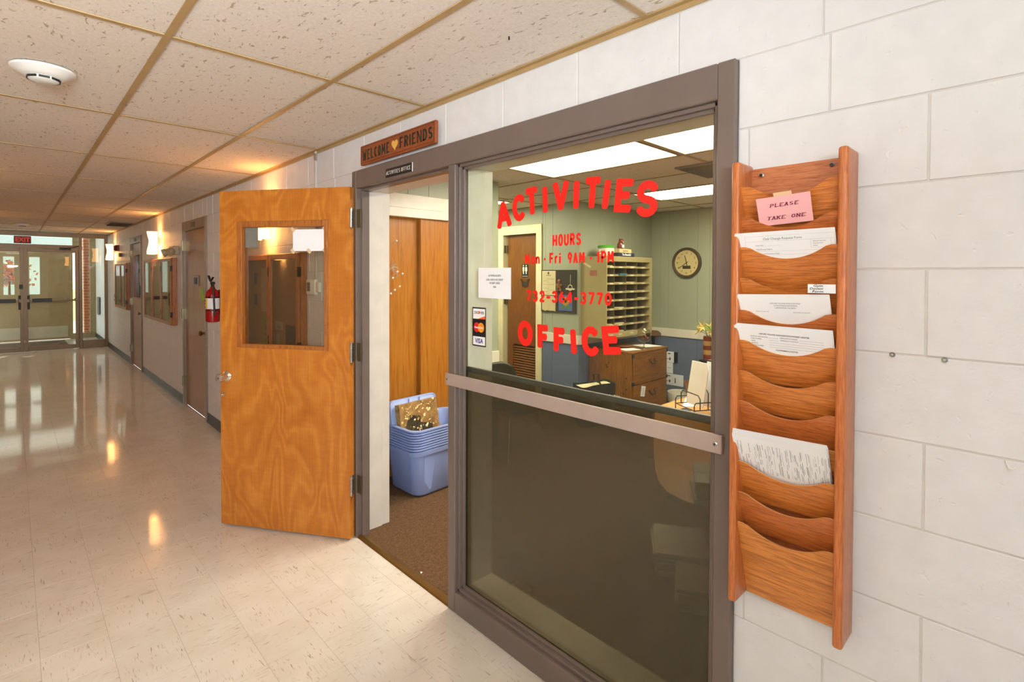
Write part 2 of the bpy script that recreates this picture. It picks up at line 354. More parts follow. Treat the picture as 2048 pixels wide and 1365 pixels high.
# floor
fl = MB()
fl.box(XL, .02, YB, YE+.03, -.06, -.0012)
floor = tag(bpy.data.objects.new('floor', fl.mesh('floor', plain('floor_seam', 'a8977a', .6))), 'cream vinyl tiled corridor floor with a high gloss', 'floor', kind='structure'); COL.objects.link(floor); OFF[floor] = Vector((0, 0, 0))
S = .2248; x0t = -1.4516-5*S; y0t = 1.991-30*S
def tile_mesh(wx, wy):
    b = MB(); h = .0006; b.rings([[(h*0, 0, -.003), (wx, 0, -.003), (wx, wy, -.003), (0, wy, -.003)], [(.0002, .0002, -.0004), (wx-.0002, .0002, -.0004), (wx-.0002, wy-.0002, -.0004), (.0002, wy-.0002, -.0004)], [(h, h, 0), (wx-h, h, 0), (wx-h, wy-h, 0), (h, wy-h, 0)]]); return b
tm = {}; rest = MB(); nt = 0
for iy in range(0, 90):
    for ix in range(0, 13):
        a, b = x0t+ix*S, y0t+iy*S
        if b < YB-.1 or b > YE: continue
        a1 = min(a+S, 0.0); b1 = min(b+S, YE)
        if a1-a < .01 or b1-b < .01: continue
        near = b > .55 and b < 8.4 and a > -1.90 and (a > -1.7 or b > 1.0) and nt < 295
        if near:
            k = (round(a1-a-.0006, 4), round(b1-b-.0006, 4))
            if k not in tm: tm[k] = tile_mesh(*k).mesh('tile', M_TILE)
            inst('tile', tm[k], floor, (a+.0003, b+.0003, 0)); nt += 1
        else:
            g = tile_mesh(a1-a-.0006, b1-b-.0006); vm = {}
            for v in g.bm.verts: vm[v] = rest.bm.verts.new((v.co.x+a+.0003, v.co.y+b+.0003, v.co.z))
            for f in g.bm.faces: rest.bm.faces.new([vm[v] for v in f.verts])
            g.bm.free()
part('far_tiles', rest, M_TILE, floor, kind='stuff')
# ceiling of boards in a tee grid
ce = MB(); ce.box(XL, 0, YB, YE, Z+.06, Z+.12)
ceiling = tag(bpy.data.objects.new('ceiling', ce.mesh('ceiling', plain('plenum', '8a8378', .9))), 'corridor ceiling of fissured lay-in boards in a tan metal grid', 'ceiling', kind='structure'); COL.objects.link(ceiling); OFF[ceiling] = Vector((0, 0, 0))
XT = [0, -.4997, -1.1138, -1.728, -2.342, XL]; YT = [.936+1.2703*i for i in range(-4, 12)]; YT = [YB]+[y for y in YT if YB < y < YE]+[YE]
cm = {}
def board(root, xa, xb, ya, yb, z):
    k = (round(xb-xa, 3), round(yb-ya, 3))
    if k not in cm: cm[k] = MB().box(.004, k[0]-.004, .004, k[1]-.004, 0, .018, .002).mesh('ceiling_board', M_CEIL)
    inst('ceiling_board', cm[k], root, (xa, ya, z+random.uniform(0, .0015)))
for xa, xb in zip(XT[1:], XT): 
    for ya, yb in zip(YT, YT[1:]): board(ceiling, xa, xb, ya, yb, Z+.002)
def tee(root, a, b, z, wd=.012):
    """upside-down tee: flange and web"""
    a, b = Vector(a), Vector(b); t = (b-a).normalized(); n = Vector((-t.y, t.x, 0))
    mb = MB()
    for q, (zz0, zz1) in ((wd, (z-.003, z+.0005)), (.0015, (z, z+.03))):
        mb.prism([tuple(p)+(zz0,) if len(p) == 2 else (p.x, p.y, zz0) for p in (a+n*q, a-n*q, b-n*q, b+n*q)], (0, 0, zz1-zz0))
    part('ceiling_tee', mb, M_TEE, root)
for x in XT[1:-1]: tee(ceiling, (x, YB, 0), (x, YE, 0), Z)
for y in YT[1:-1]:
    for xa, xb in zip(XT[1:], XT): tee(ceiling, (xa+.012, y, 0), (xb-.012, y, 0), Z+.0004, .0105)
part('wall_angle', MB().box(-.022, -.0005, YB, YE, Z-.003, Z+.002).box(-.003, -.0005, YB, YE, Z-.02, Z), M_TEE, ceiling)
# the block wall with the office frame in it
core = MB()
for a, b, c, d in rects(YB, YE, 0, Z+.05, HOLES): core.box(.0024, .215, a, b, c, d)
for a, b, c, d in HD: core.box(.12, .215, a, b, c, d)
wall_right = tag(bpy.data.objects.new('wall_right', core.mesh('wall_right', M_MORTAR)), 'white painted concrete block wall along the corridor', 'wall', kind='structure'); COL.objects.link(wall_right); OFF[wall_right] = Vector((0, 0, 0))
HB = .2032; bmesh_cache = {}; restb = MB(); nb = 0
def block(a, b, c, d):
    global nb
    g = .0019
    if b-a < .02 or d-c < .02: return
    if .636-.95 < a and a < 9.4 and nb < 298:
        k = (round(b-a, 3), round(d-c, 3))
        if k not in bmesh_cache: bmesh_cache[k] = MB().box(0, .06, g, k[0]-g, g, k[1]-g, .0019, 2).mesh('block', M_BLOCK)
        inst('block', bmesh_cache[k], wall_right, (random.uniform(-.0007, .0007), a, c)); nb += 1
    else: restb.box(0, .03, a+g, b-g, c+g, d-g, .0035)
for r in range(13):
    c, d = r*HB, min((r+1)*HB, Z+.04)
    y = (.2 if r % 2 else .4032)-.4064*12 + (.22 if r == 11 else 0)
    while y < YE:
        a, b = max(y, YB), min(y+.4064, YE)
        if b-a > .01:
            for q in rects(a, b, c, d, HOLES): block(*q)
        y += .4064
part('far_blocks', restb, M_BLOCK, wall_right, kind='stuff')
# plain walls the camera does not see, closing the corridor
tag(solo('wall_left', MB().box(XL-.1, XL, YB, YE, 0, Z+.05), M_BLOCK, 'white painted wall across the corridor', 'wall', kind='structure'))
tag(solo('wall_back', MB().box(XL-.1, .2, YB-.1, YB, 0, Z+.05), M_BLOCK, 'white painted wall closing the corridor behind', 'wall', kind='structure'))
bb = MB()
for a, b, c, d in rects(FY1+.005, YE-.05, 0, .105, HD+[(FY0-1, FY1+.01, 0, 1)]):
    bb.prism([(0, a, .0), (-.016, a, .0), (-.008, a, .012), (-.005, a, .10), (0, a, .105)], (0, b-a, 0))
solo('baseboard_right', bb, M_COVE, 'dark cove base along the foot of the corridor block wall', 'baseboard', kind='structure')
# ------------------------------------------------------------------ the office frame: doorway, window
fr = thing('window_1', 'large taupe steel frame holding the office window beside the doorway', 'window', (0, 1.8, 0), kind='structure')
XF, XG = -.022, .03
FW = .055; MY0, MY1 = 1.945, 2.0; DZ = 2.128; WY0, WY1, WZ0 = .691, 1.945, .10
j = MB(); j.box(XF, .06, FY1-FW+.003, FY1, 0, FZ, .004); j.box(.012, .06, FY1-FW-.012, FY1-FW+.003, 0, DZ-.012, .002)
part('door_jamb', j, M_FRAME, fr)
j = MB(); j.box(XF, .06, MY0, MY1, 0, DZ+.001, .004); part('mullion', j, M_FRAME, fr)
j = MB(); j.box(XF, .06, FY0, WY0, 0, FZ, .004); part('side_jamb', j, M_FRAME, fr)
j = MB(); j.box(XF, .06, WY0-.001, FY1-FW+.004, DZ, FZ, .004); j.box(.012, .06, MY1, FY1-FW, DZ-.012, DZ, .002); part('head', j, M_FRAME, fr)
j = MB(); j.box(XF, .06, WY0-.001, MY0+.001, 0, WZ0, .004); part('sill', j, M_FRAME, fr)
# stepped glazing stops
for nm, (a, b, c, d) in {'stop': (WY1-.014, WY1, WZ0, DZ), 'stop.001': (WY0, WY0+.014, WZ0, DZ), 'stop.002': (WY0, WY1, DZ-.014, DZ), 'stop.003': (WY0, WY1, WZ0, WZ0+.014)}.items():
    v = 'y' if b-a < d-c else 'z'; st = MB(); st.box(-.004, XG-.003, a, b, c, d, .002)
    i = .012
    if v == 'y': st.box(.012, XG-.003, a-(i if a > 1 else 0), b+(0 if a > 1 else i), c, d, .002)
    else: st.box(.012, XG-.003, a, b, c-(i if c > 1 else 0), d+(0 if c > 1 else i), .002)
    part('stop', st, M_FRAME, fr)
part('pane', MB().box(XG, XG+.005, WY0+.002, WY1-.002, WZ0+.002, DZ-.002), M_GLASS, fr, label='clear window glass')
part('glazing_line', MB().box(XG-.008, XG-.0004, WY0+.012, WY1-.013, WZ0+.0145, WZ0+.0205).box(XG-.008, XG-.0004, WY1-.0165, WY1-.0125, WZ0+.014, 1.09), plain('glazing_compound', 'e8dcc0', .6), fr, kind='stuff')
def m_screen():
    x = N('tinted_screen'); t = x.n('BsdfTransparent', {'Color': (.42, .385, .32, 1)}); d = x.n('BsdfDiffuse', {'Color': (.33, .255, .17, 1)})
    mx = x.n('MixShader', {0: .2, 1: t.outputs[0], 2: d.outputs[0]}); x.l(mx.outputs[0], x.out.inputs[0]); return x.m
part('lower_screen', MB().box(XG+.012, XG+.0135, WY0+.004, WY1-.004, WZ0+.004, 1.150), m_screen(), fr, label='brown woven screen behind the lower glass')
part('screen_rail', MB().box(XG+.008, XG+.024, WY0+.004, WY1-.004, 1.146, 1.170, .002), plain('screen_rail', '4c4a44', .45), fr, label='dark grey rail on top of the screen')
bar = part('push_bar', MB().box(-.036, XF-.0005, .660, 2.001, 1.084, 1.140, .0025), plain('bar_aluminium', 'b3a196', .38, .25), fr, label='flat metal bar across the window')
for y in (.680, 1.985):
    s_ = MB().lathe([(.0075, 0), (.0075, .0015), (.0055, .0028), (.0, .0028)], (-.036, y, 1.112), (-1, 0, 0), 14); part('screw', s_, M_STEEL, bar)
    part('screw_slot', MB().box(-.0394, -.0386, y-.004, y+.004, 1.111, 1.113).box(-.0394, -.0386, y-.001, y+.001, 1.108, 1.116), M_BLACK, bar)
# cream lined reveals through the wall, seen in the doorway and round the window
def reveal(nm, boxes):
    part(nm, sum_boxes(boxes), plain('reveal_cream', 'd6cec2', .4) if nm in ('jamb_board', 'head_board') else plain('reveal_cream_lightened', 'f4f1e8', .4), rv)  # one cream paint; window boards lightened in colour to offset weaker light
def sum_boxes(bs):
    b = MB()
    for q in bs: b.box(*q, .003)
    return b
rv = thing('trim_1', 'cream painted boards lining the thickness of the office wall', 'trim', (.13, 1.8, 0), kind='structure')
reveal('jamb_board', [(.06, .165, 2.936, 2.966, .006, 2.15), (.165, .222, 2.944, 2.966, .006, 2.15)])
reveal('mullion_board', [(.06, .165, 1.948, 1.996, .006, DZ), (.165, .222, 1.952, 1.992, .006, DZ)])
reveal('head_board', [(.06, .222, .66, 2.966, DZ-.003, 2.16)])
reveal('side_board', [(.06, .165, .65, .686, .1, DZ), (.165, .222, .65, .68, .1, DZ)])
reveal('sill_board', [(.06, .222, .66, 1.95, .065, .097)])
part('kick_board', MB().box(.20, .222, .66, 1.95, .006, .066), M_CREAM, rv)
th = solo('trim_2', MB().prism([(-.018, 2.0, .001), (.03, 2.0, .001), (.026, 2.0, .009), (.006, 2.0, .012), (-.012, 2.0, .008)], (0, .917, 0)), M_BRASS, 'worn brass strip where the corridor tiles meet the office carpet', 'threshold', kind='structure')
# ------------------------------------------------------------------ the open wooden door
door = thing('door_1', 'open orange birch door with a glazed upper panel', 'door', (-.065, 2.904, 0), kind='structure', rot=(0, 0, math.atan2(.834, -.552)))
D = Vector; L0, L1, DT = .004, .914, .044; dz0, dz1 = .012, 2.132
gx0, gx1, gz0, gz1 = .17, .75, 1.166, 1.902
lf = MB()
for a, b, c, d in rects(L0, L1, dz0, dz1, [(gx0-.006, gx1+.006, gz0-.006, gz1+.006)]): lf.box(a, b, -DT, 0, c, d)
bmesh.ops.remove_doubles(lf.bm, verts=lf.bm.verts, dist=1e-5)
part('leaf', lf, M_BIRCH, door)
M_BEAD = wood('door_bead_wood', '8a4818', 'b56e30', 'z', 5, .3)
def bead(a, b, c, d, vert):
    q = MB(); q.box(a, b, -.012, .009, c, d, .004, 2); part('glazing_bead', q, M_BEAD, door)
bead(.148, gx0+.003, 1.145, 1.938, 1); bead(gx1-.003, .785, 1.145, 1.938, 1); bead(gx0+.002, gx1-.002, 1.900, 1.938, 0); bead(gx0+.002, gx1-.002, 1.145, 1.170, 0)
bk = MB()
for a, b, c, d in rects(.148, .785, 1.145, 1.938, [(gx0, gx1, gz0, gz1)]): bk.box(a, b, -DT-.009, -DT+.012, c, d)
part('back_bead', bk, M_BEAD, door)
nl = MB()
for u in (.30, .47, .63):
    for v in (1.157, 1.922): nl.ball((u, .0092, v), .0028, 1, (1, .4, 1))
for v in (1.30, 1.54, 1.78):
    for u in (.159, .769): nl.ball((u, .0092, v), .0028, 1, (1, .4, 1))
part('nail_heads', nl, plain('nail_hole', '5a2d08', .7), door, kind='stuff')
part('pane', MB().box(gx0, gx1, -.025, -.020, gz0, gz1), M_GLASSD, door, label='clear glass panel')
k = MB(); k.lathe([(.033, 0), (.033, .004), (.026, .010), (.016, .014), (.013, .030), (.022, .036), (.029, .046), (.030, .056), (.024, .068), (.012, .071), (0, .071)], (.868, 0, .958), (0, 1, 0), 24)
knob = part('knob', k, M_CHROME, door, 40, label='polished chrome knob'); part('keyhole', MB().box(.864, .872, .0705, .0715, .955, .961), M_BLACK, knob)
k = MB(); k.lathe([(.013, 0), (.013, .006), (.009, .012), (.009, .013), (0, .013)], (.885, 0, .842), (0, 1, 0), 18); k.box(.8835, .8865, .013, .024, .834, .850, .001)
part('deadbolt', k, M_CHROME, door, 40, label='small chrome thumb turn')
for hz in (1.946, 1.139, .335):
    h = MB(); h.box(-.0006, L0+.0002, -DT+.006, -.004, hz-.055, hz+.055)
    hg = part('hinge', h, M_HINGE, door)
    kn = MB()
    for i in range(5): kn.cyl((-.006, .004, hz-.055+i*.0222), (-.006, .004, hz-.055+i*.0222+.0212), .0075, seg=12)
    kn.ball((-.006, .004, hz+.058), .006).ball((-.006, .004, hz-.058), .006)
    part('hinge_pin', kn, M_STEEL, hg, 40)
    fp = MB(); a = door.matrix_basis
    part('hinge_leaf', MB().obox((-.038, -.030, hz), (.552, .834, 0), (-.834, .552, 0), (0, 0, 1), .0012, .024, .055), M_HINGE, hg)
    sc_ = MB()
    for q in (-.035, 0, .035): sc_.lathe([(.005, 0), (.004, .0012), (0, .0012)], (-.0006, -.022, hz+q), (-1, 0, 0), 10)
    part('hinge_screws', sc_, M_STEEL, hg)
def leafput(u0, v0, y): return lambda u, v: (u0-u, y, v0+v)      # reading right runs toward the hinge on the near face
def on_leaf(name, mb, mat, label, cat):
    me = mb.mesh(name, mat); o = bpy.data.objects.new(name, me); COL.objects.link(o); o.location = door.location; o.rotation_euler = door.rotation_euler; OFF[o] = Vector((0, 0, 0)); return tag(o, label, cat)
sg = on_leaf('paper_sign', MB().box(.183, .402, -.0195, -.0185, 1.751, 1.884), M_PAPER, 'blank white sheet taped to the glass of the open wooden door', 'paper')
for u, v in ((.183, 1.751), (.402, 1.751), (.183, 1.884), (.402, 1.884), (.29, 1.751)):
    t_ = MB().obox((u, -.0180, v), Vector((1, 0, 1)).normalized(), (0, 1, 0), Vector((-1, 0, 1)).normalized(), .016, .0003, .010); part('tape', t_, plain('masking_tape', 'd9c09c', .6), sg)
on_leaf('backing_notice', MB().box(.655, .748, -.0265, -.0255, 1.776, 1.900), plain('grey_sheet', 'a9a9b4', .7), 'grey back of a notice in the upper corner of the door glass', 'paper')
# ------------------------------------------------------------------ the office shell
X1, Y1, X3, YC, XC, YA = 3.2, 3.79, 4.76, 3.55, 1.72, 5.75   # restroom face, sorter wall, clock wall, closet wall, closet end, alcove back
YO = -1.6
f2 = MB(); f2.box(.0, X3+.1, YO, YA+.1, -.05, .004)
solo('floor', f2, M_CARPET, 'brown speckled office carpet', 'carpet', kind='structure')
M_SEAM = plain('panel_groove', '7e8272', .6)
def panelled(name, label, p, q, zs=(0, Z+.03), rail=True, nrm=None, start=0, ext=.06):
    """office wall from p to q (plan): green boards above a cream rail, slate blue below; nrm points into the room"""
    p, q = Vector((*p, 0)), Vector((*q, 0)); t = (q-p).normalized(); n = Vector((*nrm, 0)); Lw = (q-p).length
    root = thing(name, label, 'wall', tuple((p+q)/2), kind='structure')
    def slab(a, b, z0, z1, d0, d1): 
        mb = MB(); c = p+t*(a+b)/2+n*(d0+d1)/2; mb.obox((c.x, c.y, (z0+z1)/2), t, n, (0, 0, 1), (b-a)/2, abs(d1-d0)/2, (z1-z0)/2, .0015); return mb
    zr = .80 if rail else zs[0]
    part('core', slab(-(ext or -.012), Lw+(ext or -.012), zs[0], zs[1], -.1, -.008), M_SEAM, root)
    a = -start; i = 0; ws = [.405, .12, .2, .32, .16]
    while a < Lw:
        b = a+ws[i % 5]; i += 1; A, B = max(a, 0), min(b, Lw)
        if B-A > .01:
            part('board', slab(A+.001, B-.001, zr if zs[0] < zr else zs[0], zs[1], -.008, 0), M_GREEN, root)
            if rail: part('wainscot_board', slab(A+.001, B-.001, zs[0], .802, -.008, 0), M_BLUEW, root)
        a = b
    if rail: part('chair_rail', slab(0, Lw, .800, .906, 0, .016), M_CREAM, root)
    return root
panelled('wall_restroom', 'green panelled office wall with the restroom door', (X1, Y1), (X1, 4.36), nrm=(-1, 0), ext=0)
panelled('wall_restroom', 'green panelled wall strip beyond the restroom door', (X1, 5.16), (X1, YA), nrm=(-1, 0))
panelled('wall_restroom', 'green panelling over the restroom door', (X1, 4.36), (X1, 5.16), (2.13, Z+.03), False, (-1, 0))
panelled('wall_sorter', 'green panelled wall behind the mail sorter', (X1, Y1), (X3, Y1), nrm=(0, -1), ext=0)
panelled('wall_clock', 'green panelled office wall carrying the round clock', (X3, YO), (X3, Y1), nrm=(-1, 0), start=.1)
panelled('wall_alcove', 'green panelled wall at the end of the alcove', (XC, YA), (X1, YA), nrm=(0, -1))
panelled('wall_closet', 'green panelling above the sliding closet doors', (.22, YC), (XC, YC), (2.24, Z+.03), False, (0, -1), ext=0)
panelled('wall_closet', 'short green wall piece at the end of the closet', (1.56, YC), (XC, YC), (0, 2.24), True, (0, -1), ext=0)
panelled('wall_closet', 'green side wall of the closet facing the alcove', (XC, YC), (XC, YA), nrm=(1, 0), ext=0)
panelled('wall_office_end', 'green panelled wall closing the office', (.22, YO), (X3, YO), nrm=(0, 1))
panelled('wall_office', 'green panelled inner face of the corridor wall', (.222, YO), (.222, .64), nrm=(1, 0), ext=0)
panelled('wall_office', 'green panelled inner face between doorway and closet', (.2215, 2.97), (.2215, YC), nrm=(1, 0), ext=0)
oc = MB(); oc.box(.20, X3+.1, YO-.1, YA+.1, Z+.06, Z+.12)
oceil = tag(bpy.data.objects.new('ceiling', oc.mesh('ceiling', plain('plenum', '8a8378', .9))), 'office ceiling of lay-in boards in a tan grid', 'ceiling', kind='structure'); COL.objects.link(oceil); OFF[oceil] = Vector((0, 0, 0))
OX = [.22, .64, 1.27, 1.90, 2.53, 3.16, 3.79, 4.42, X3]; OY = [YO]+[v for v in [.59+1.22*i for i in range(-1, 5)]]+[YA]
LIT = {(2, 1.81), (2, .59), (5, 1.81)}
for i in range(8):
    for ya, yb in zip(OY, OY[1:]):
        if (i, round(ya, 2)) in LIT: continue
        if i >= 5 and ya > 3.9: continue
        board(oceil, OX[i], OX[i+1], ya, yb, Z+.002)
for x in OX[1:-1]: tee(oceil, (x, YO, 0), (x, YA if x < X1 else Y1, 0), Z)
for y in OY[1:-1]: tee(oceil, (.22, y, 0), (X3 if y < Y1 else X1, y, 0), Z+.0004)
def troffer(x0, x1, y0, y1, e, label, group='fluorescent ceiling lights', tint='fff7e4'):
    t = thing('ceiling_light', label, 'ceiling light', ((x0+x1)/2, (y0+y1)/2, Z), group)
    f = MB(); k = .016
    f.box(x0, x0+k, y0, y1, Z-.004, Z+.05).box(x1-k, x1, y0, y1, Z-.004, Z+.05).box(x0+k, x1-k, y0, y0+k, Z-.004, Z+.05).box(x0+k, x1-k, y1-k, y1, Z-.004, Z+.05)
    part('frame', f, M_TEE, t)
    part('diffuser', MB().box(x0+k, x1-k, y0+k, y1-k, Z+.0, Z+.004), glow('lit_diffuser', 'ffffff', e, tint), t)
EO = 23
troffer(1.285, 1.885, 1.83, 3.02, EO, 'lit ceiling panel nearest the office window, the whole of it showing above ACTIVITIES')
troffer(1.285, 1.885, .61, 1.80, EO, 'lit ceiling panel partly cut off by the window head, beside the first lit panel')
troffer(3.175, 3.775, 1.83, 3.07, EO, 'lit ceiling panel deep in the office, behind the last letter of ACTIVITIES')
troffer(2.12, 2.715, 4.41, 5.60, EO, 'lit ceiling panel in the alcove by the restroom door')
vt = thing('ceiling_vent', 'dark square ceiling vent in the office ceiling', 'vent', (2.53, 1.77, Z))
part('frame', MB().box(2.245, 2.815, 1.47, 1.50, Z-.012, Z).box(2.245, 2.815, 2.04, 2.07, Z-.012, Z).box(2.245, 2.275, 1.5, 2.04, Z-.012, Z).box(2.785, 2.815, 1.5, 2.04, Z-.012, Z), plain('vent_metal', '6f6758', .5), vt)
for i in range(9):
    y = 1.52+i*.0605; part('slat', MB().obox((2.53, y+.02, Z-.005), (1, 0, 0), (0, .8, -.6), (0, .6, .8), .254, .024, .0012), plain('vent_slat', '5d5646', .5), vt)
part('backing', MB().box(2.27, 2.79, 1.49, 2.05, Z-.0005, Z+.001), plain('vent_dark', '1d1b17', .9), vt)
troffer(-1.71, -1.13, -2.70, -1.55, 6.5, 'added fill light panel in the corridor ceiling, out of view', 'added corridor fill lights', 'f4fbff')  # unseen panel added as fill light for the near corridor
# restroom door, recessed in a cream casing
rd = thing('door_4', 'dark brown restroom door with a louvred lower panel', 'door', (X1+.06, 4.77, 0), kind='structure')
ry0, ry1, rz = 4.46, 5.06, 2.13
lv = MB()
for a, b, c, d in rects(ry0+.004, ry1-.03, .012, rz, [(4.53, 4.93, .16, .70)]): lv.box(X1+.05, X1+.09, a, b, c, d)
part('leaf', lv, M_WALNUT, rd)
for i in range(16):
    z = .175+i*.033; part('louvre_slat', MB().obox((X1+.07, 4.73, z), (0, 1, 0), (.7, 0, .7), (-.7, 0, .7), .2, .017, .003), M_WALNUT, rd)
part('louvre_back', MB().box(X1+.088, X1+.092, 4.53, 4.93, .16, .7), plain('louvre_dark', '2a1604', .8), rd)
part('gap_shade_sheet', MB().box(X1+.095, X1+.1, ry0-.02, ry1+.02, 0, rz+.02), M_BLACK, rd)  # black sheet standing for the shade in the gap round the leaf
cs = MB(); cs.box(X1-.018, X1, ry0-.095, ry0, 0, rz+.105, .004).box(X1-.018, X1, ry1, ry1+.095, 0, rz+.105, .004).box(X1-.0185, X1, ry0-.095, ry1+.095, rz, rz+.112, .004)
cs.box(X1, X1+.1, ry0-.01, ry0, 0, rz).box(X1, X1+.1, ry1, ry1+.012, 0, rz).box(X1, X1+.1, ry0, ry1, rz, rz+.012)
part('casing', cs, plain('casing_cream', 'efe3b8', .4), rd)
for hz in (1.95, 1.27, .3):
    h = MB(); h.box(X1+.002, X1+.05, ry1-.004, ry1-.0005, hz-.05, hz+.05).box(X1+.043, X1+.0495, ry1-.032, ry1-.004, hz-.05, hz+.05).cyl((X1+.035, ry1-.014, hz-.055), (X1+.035, ry1-.014, hz+.055), .007); part('hinge', h, M_HINGE, rd)
# figures on the restroom sign
rs = thing('restroom_sign', 'black restroom sign with two white figures on the dark door', 'sign', (X1+.05, 4.71, 1.55))
part('plate', MB().box(X1+.044, X1+.0495, 4.655, 4.765, 1.575, 1.745, .002), M_BLACK, rs)
def figure(yc, skirt):
    b = MB(); x = X1+.0425; b.ball((x, yc, 1.728), .011, 1, (.1, 1, 1))
    p = [(x, yc-.016, 1.71), (x, yc+.016, 1.71), (x, yc+(.022 if skirt else .014), 1.66), (x, yc+.010, 1.655), (x, yc+.008, 1.62), (x, yc-.008, 1.62), (x, yc-.010, 1.655), (x, yc-(.022 if skirt else .014), 1.66)]
    b.face(p); part('figure', b, M_WHITE, rs)
figure(4.735, 0); figure(4.686, 1)
part('lettering', MB().text('RESTROOM', onwall(4.752, 1.585, X1+.0425), .018), M_WHITE, rs)
bf = MB(); x = X1+.042
for sy in (-1, 1):
    bf.prism([(x, 4.71, 1.50), (x, 4.71+sy*.05, 1.555), (x, 4.71+sy*.085, 1.56), (x, 4.71+sy*.06, 1.51), (x, 4.71+sy*.05, 1.455), (x, 4.71+sy*.015, 1.46)], (.006, 0, 0))
bf.tube([(x, 4.71, 1.445), (x, 4.71, 1.52)], .006).tube([(x, 4.71, 1.52), (x-.004, 4.695, 1.56)], .0015).tube([(x, 4.71, 1.52), (x-.004, 4.725, 1.56)], .0015)
solo('butterfly_ornament', bf, plain('dark_metal', '35281c', .5), 'dark butterfly ornament under the restroom sign', 'ornament')
# closet: header boards, two sliding doors
hd = thing('trim_3', 'cream header boards above the sliding closet doors', 'trim', (.9, YC, 2.15), kind='structure')
part('upper_board', MB().box(.23, 1.6, YC-.014, YC+.02, 2.135, 2.245, .003), M_CREAM, hd); part('lower_board', MB().box(.23, 1.6, YC-.028, YC+.02, 2.062, 2.134, .003), M_CREAM, hd); part('end_casing', MB().box(1.53, 1.6, YC-.016, YC+.1, 0, 2.07, .003), M_CREAM, hd)
solo('door_5', MB().box(.235, .93, YC+.045, YC+.075, .01, 2.10, .002), M_SLIDE, 'rear sliding closet door of orange birch, further behind the bins', 'closet door', kind='structure')
solo('door_6', MB().box(.868, 1.545, YC+.0, YC+.03, .01, 2.10, .002), M_SLIDE, 'front sliding closet door of orange birch', 'closet door', kind='structure')
solo('wall_closet_back', MB().box(.23, 1.7, YC+.09, YC+.1, 0, 2.3), plain('closet_dark', '3a2412', .8), 'dark back of the closet', 'wall', kind='structure')
# ------------------------------------------------------------------ hall doors
def hall_door(name, y0, y1, label, plate, win=False, lever=False):
    d = thing(name, label, 'door', (0, (y0+y1)/2, 0), kind='structure')
    f = MB(); k = .05
    f.box(-.02, .1, y0, y0+k, 0, 2.237, .004).box(-.02, .1, y1-k, y1, 0, 2.237, .004).box(-.02, .1, y0+k, y1-k, 2.125, 2.237, .004); part('frame', f, plain('hall_frame', '8a7a68', .3), d)
    a, b = y0+k+.003, y1-k-.003; l_ = MB()
    hole = [(a+.17, b-.18, 1.20, 1.93)] if win else []
    for q in rects(a, b, .01, 2.122, hole): l_.box(.012, .055, *q)
    part('leaf', l_, M_HALLD, d)
    if win:
        part('pane', MB().box(.03, .035, a+.17, b-.18, 1.2, 1.93), M_GLASSD, d); g = MB()
        for q in rects(a+.14, b-.15, 1.17, 1.96, [(a+.18, b-.19, 1.21, 1.92)]): g.box(.004, .014, *q)
        part('glazing_bead', g, M_BEAD, d); part('room_shade_sheet', MB().box(.07, .075, a, b, 1.1, 2.0), plain('room_shade', '4a3420', .9), d)  # dark sheet stands for the unlit room; its shade is in the colour
    for hz in (1.95, 1.12, .3): part('hinge', MB().box(-.022, .011, y1-k-.012, y1-k+.028, hz-.06, hz+.06).cyl((-.026, y1-k, hz-.06), (-.026, y1-k, hz+.06), .01), M_HINGE, d)
    kb = MB(); yk = a+.07; kb.lathe([(.033, 0), (.033, .006), (.014, .012), (.013, .035), (.026, .045), (.030, .058), (.02, .068), (0, .07)], (.012, yk, .955), (-1, 0, 0), 18); part('knob', kb, M_BRASS if not win else M_STEEL, d, 40)
    if lever: part('lock_plate', MB().box(-.002, .012, yk-.028, yk+.0, .78, 1.06, .002), plain('lock_bronze', '4a3a26', .35, .8), d)
    if plate: 
        pl = part('room_plate', MB().box(-.026, -.0205, (y0+y1)/2-.10, (y0+y1)/2+.06, 2.15, 2.205, .001), plain('plate_bronze', '5f5240', .4), d); part('digits', MB().text(plate, onwall((y0+y1)/2+.035, 2.163, -.0268), .042), plain('plate_line', '8f7c58', .5), pl)
    return d
hd2 = hall_door('door_2', *HD[0][:2], 'plain brown wooden door with brass knob beside the fire extinguisher', '103', lever=True)
part('card_reader', MB().box(.0, .012, 6.73, 6.93, 1.47, 1.59, .004), plain('grey_box', '8d8376', .4), hd2); part('reader_face', MB().box(-.006, .0, 6.775, 6.885, 1.49, 1.565, .002), M_BLACK, hd2)
hd3 = hall_door('door_3', *HD[1][:2], 'brown wooden door with a tall glazed panel, further along the corridor', '101', True)
part('key_pad', MB().box(-.03, .012, 10.29, 10.37, 1.25, 1.42, .006), M_BLACK, hd3)
# ------------------------------------------------------------------ glazed entrance at the end of the corridor
M_ALU = plain('bronze_aluminium', '7f694c', .35, .3); M_DARKM = plain('dark_hardware', '2b2722', .4, .4)
eb = thing('trim_4', 'bronze aluminium frame of the glazed entrance at the corridor end', 'entrance frame', (-1.2, YE, 0), kind='structure')
fb = lambda n, *q: part(n, MB().box(*q, .004), M_ALU, eb)
fb('head_rail', XL, 0, YE-.05, YE+.05, 2.375, Z); fb('transom_bar', XL, -.43, YE-.05, YE+.05, 2.115, 2.205)
fb('mullion', -.487, -.43, YE-.055, YE+.055, 0, 2.38); fb('mullion', -2.31, -2.25, YE-.055, YE+.055, 0, 2.38); fb('side_jamb', -.05, 0, YE-.05, YE+.05, 0, 2.38); fb('side_jamb', XL, XL+.05, YE-.05, YE+.05, 0, 2.38)
fb('sidelight_sill', -.43, -.05, YE-.05, YE+.05, 0, .165)
win2 = thing('window_2', 'glass sidelight and transom over the entrance doors', 'window', (-1.2, YE, 0), kind='structure')
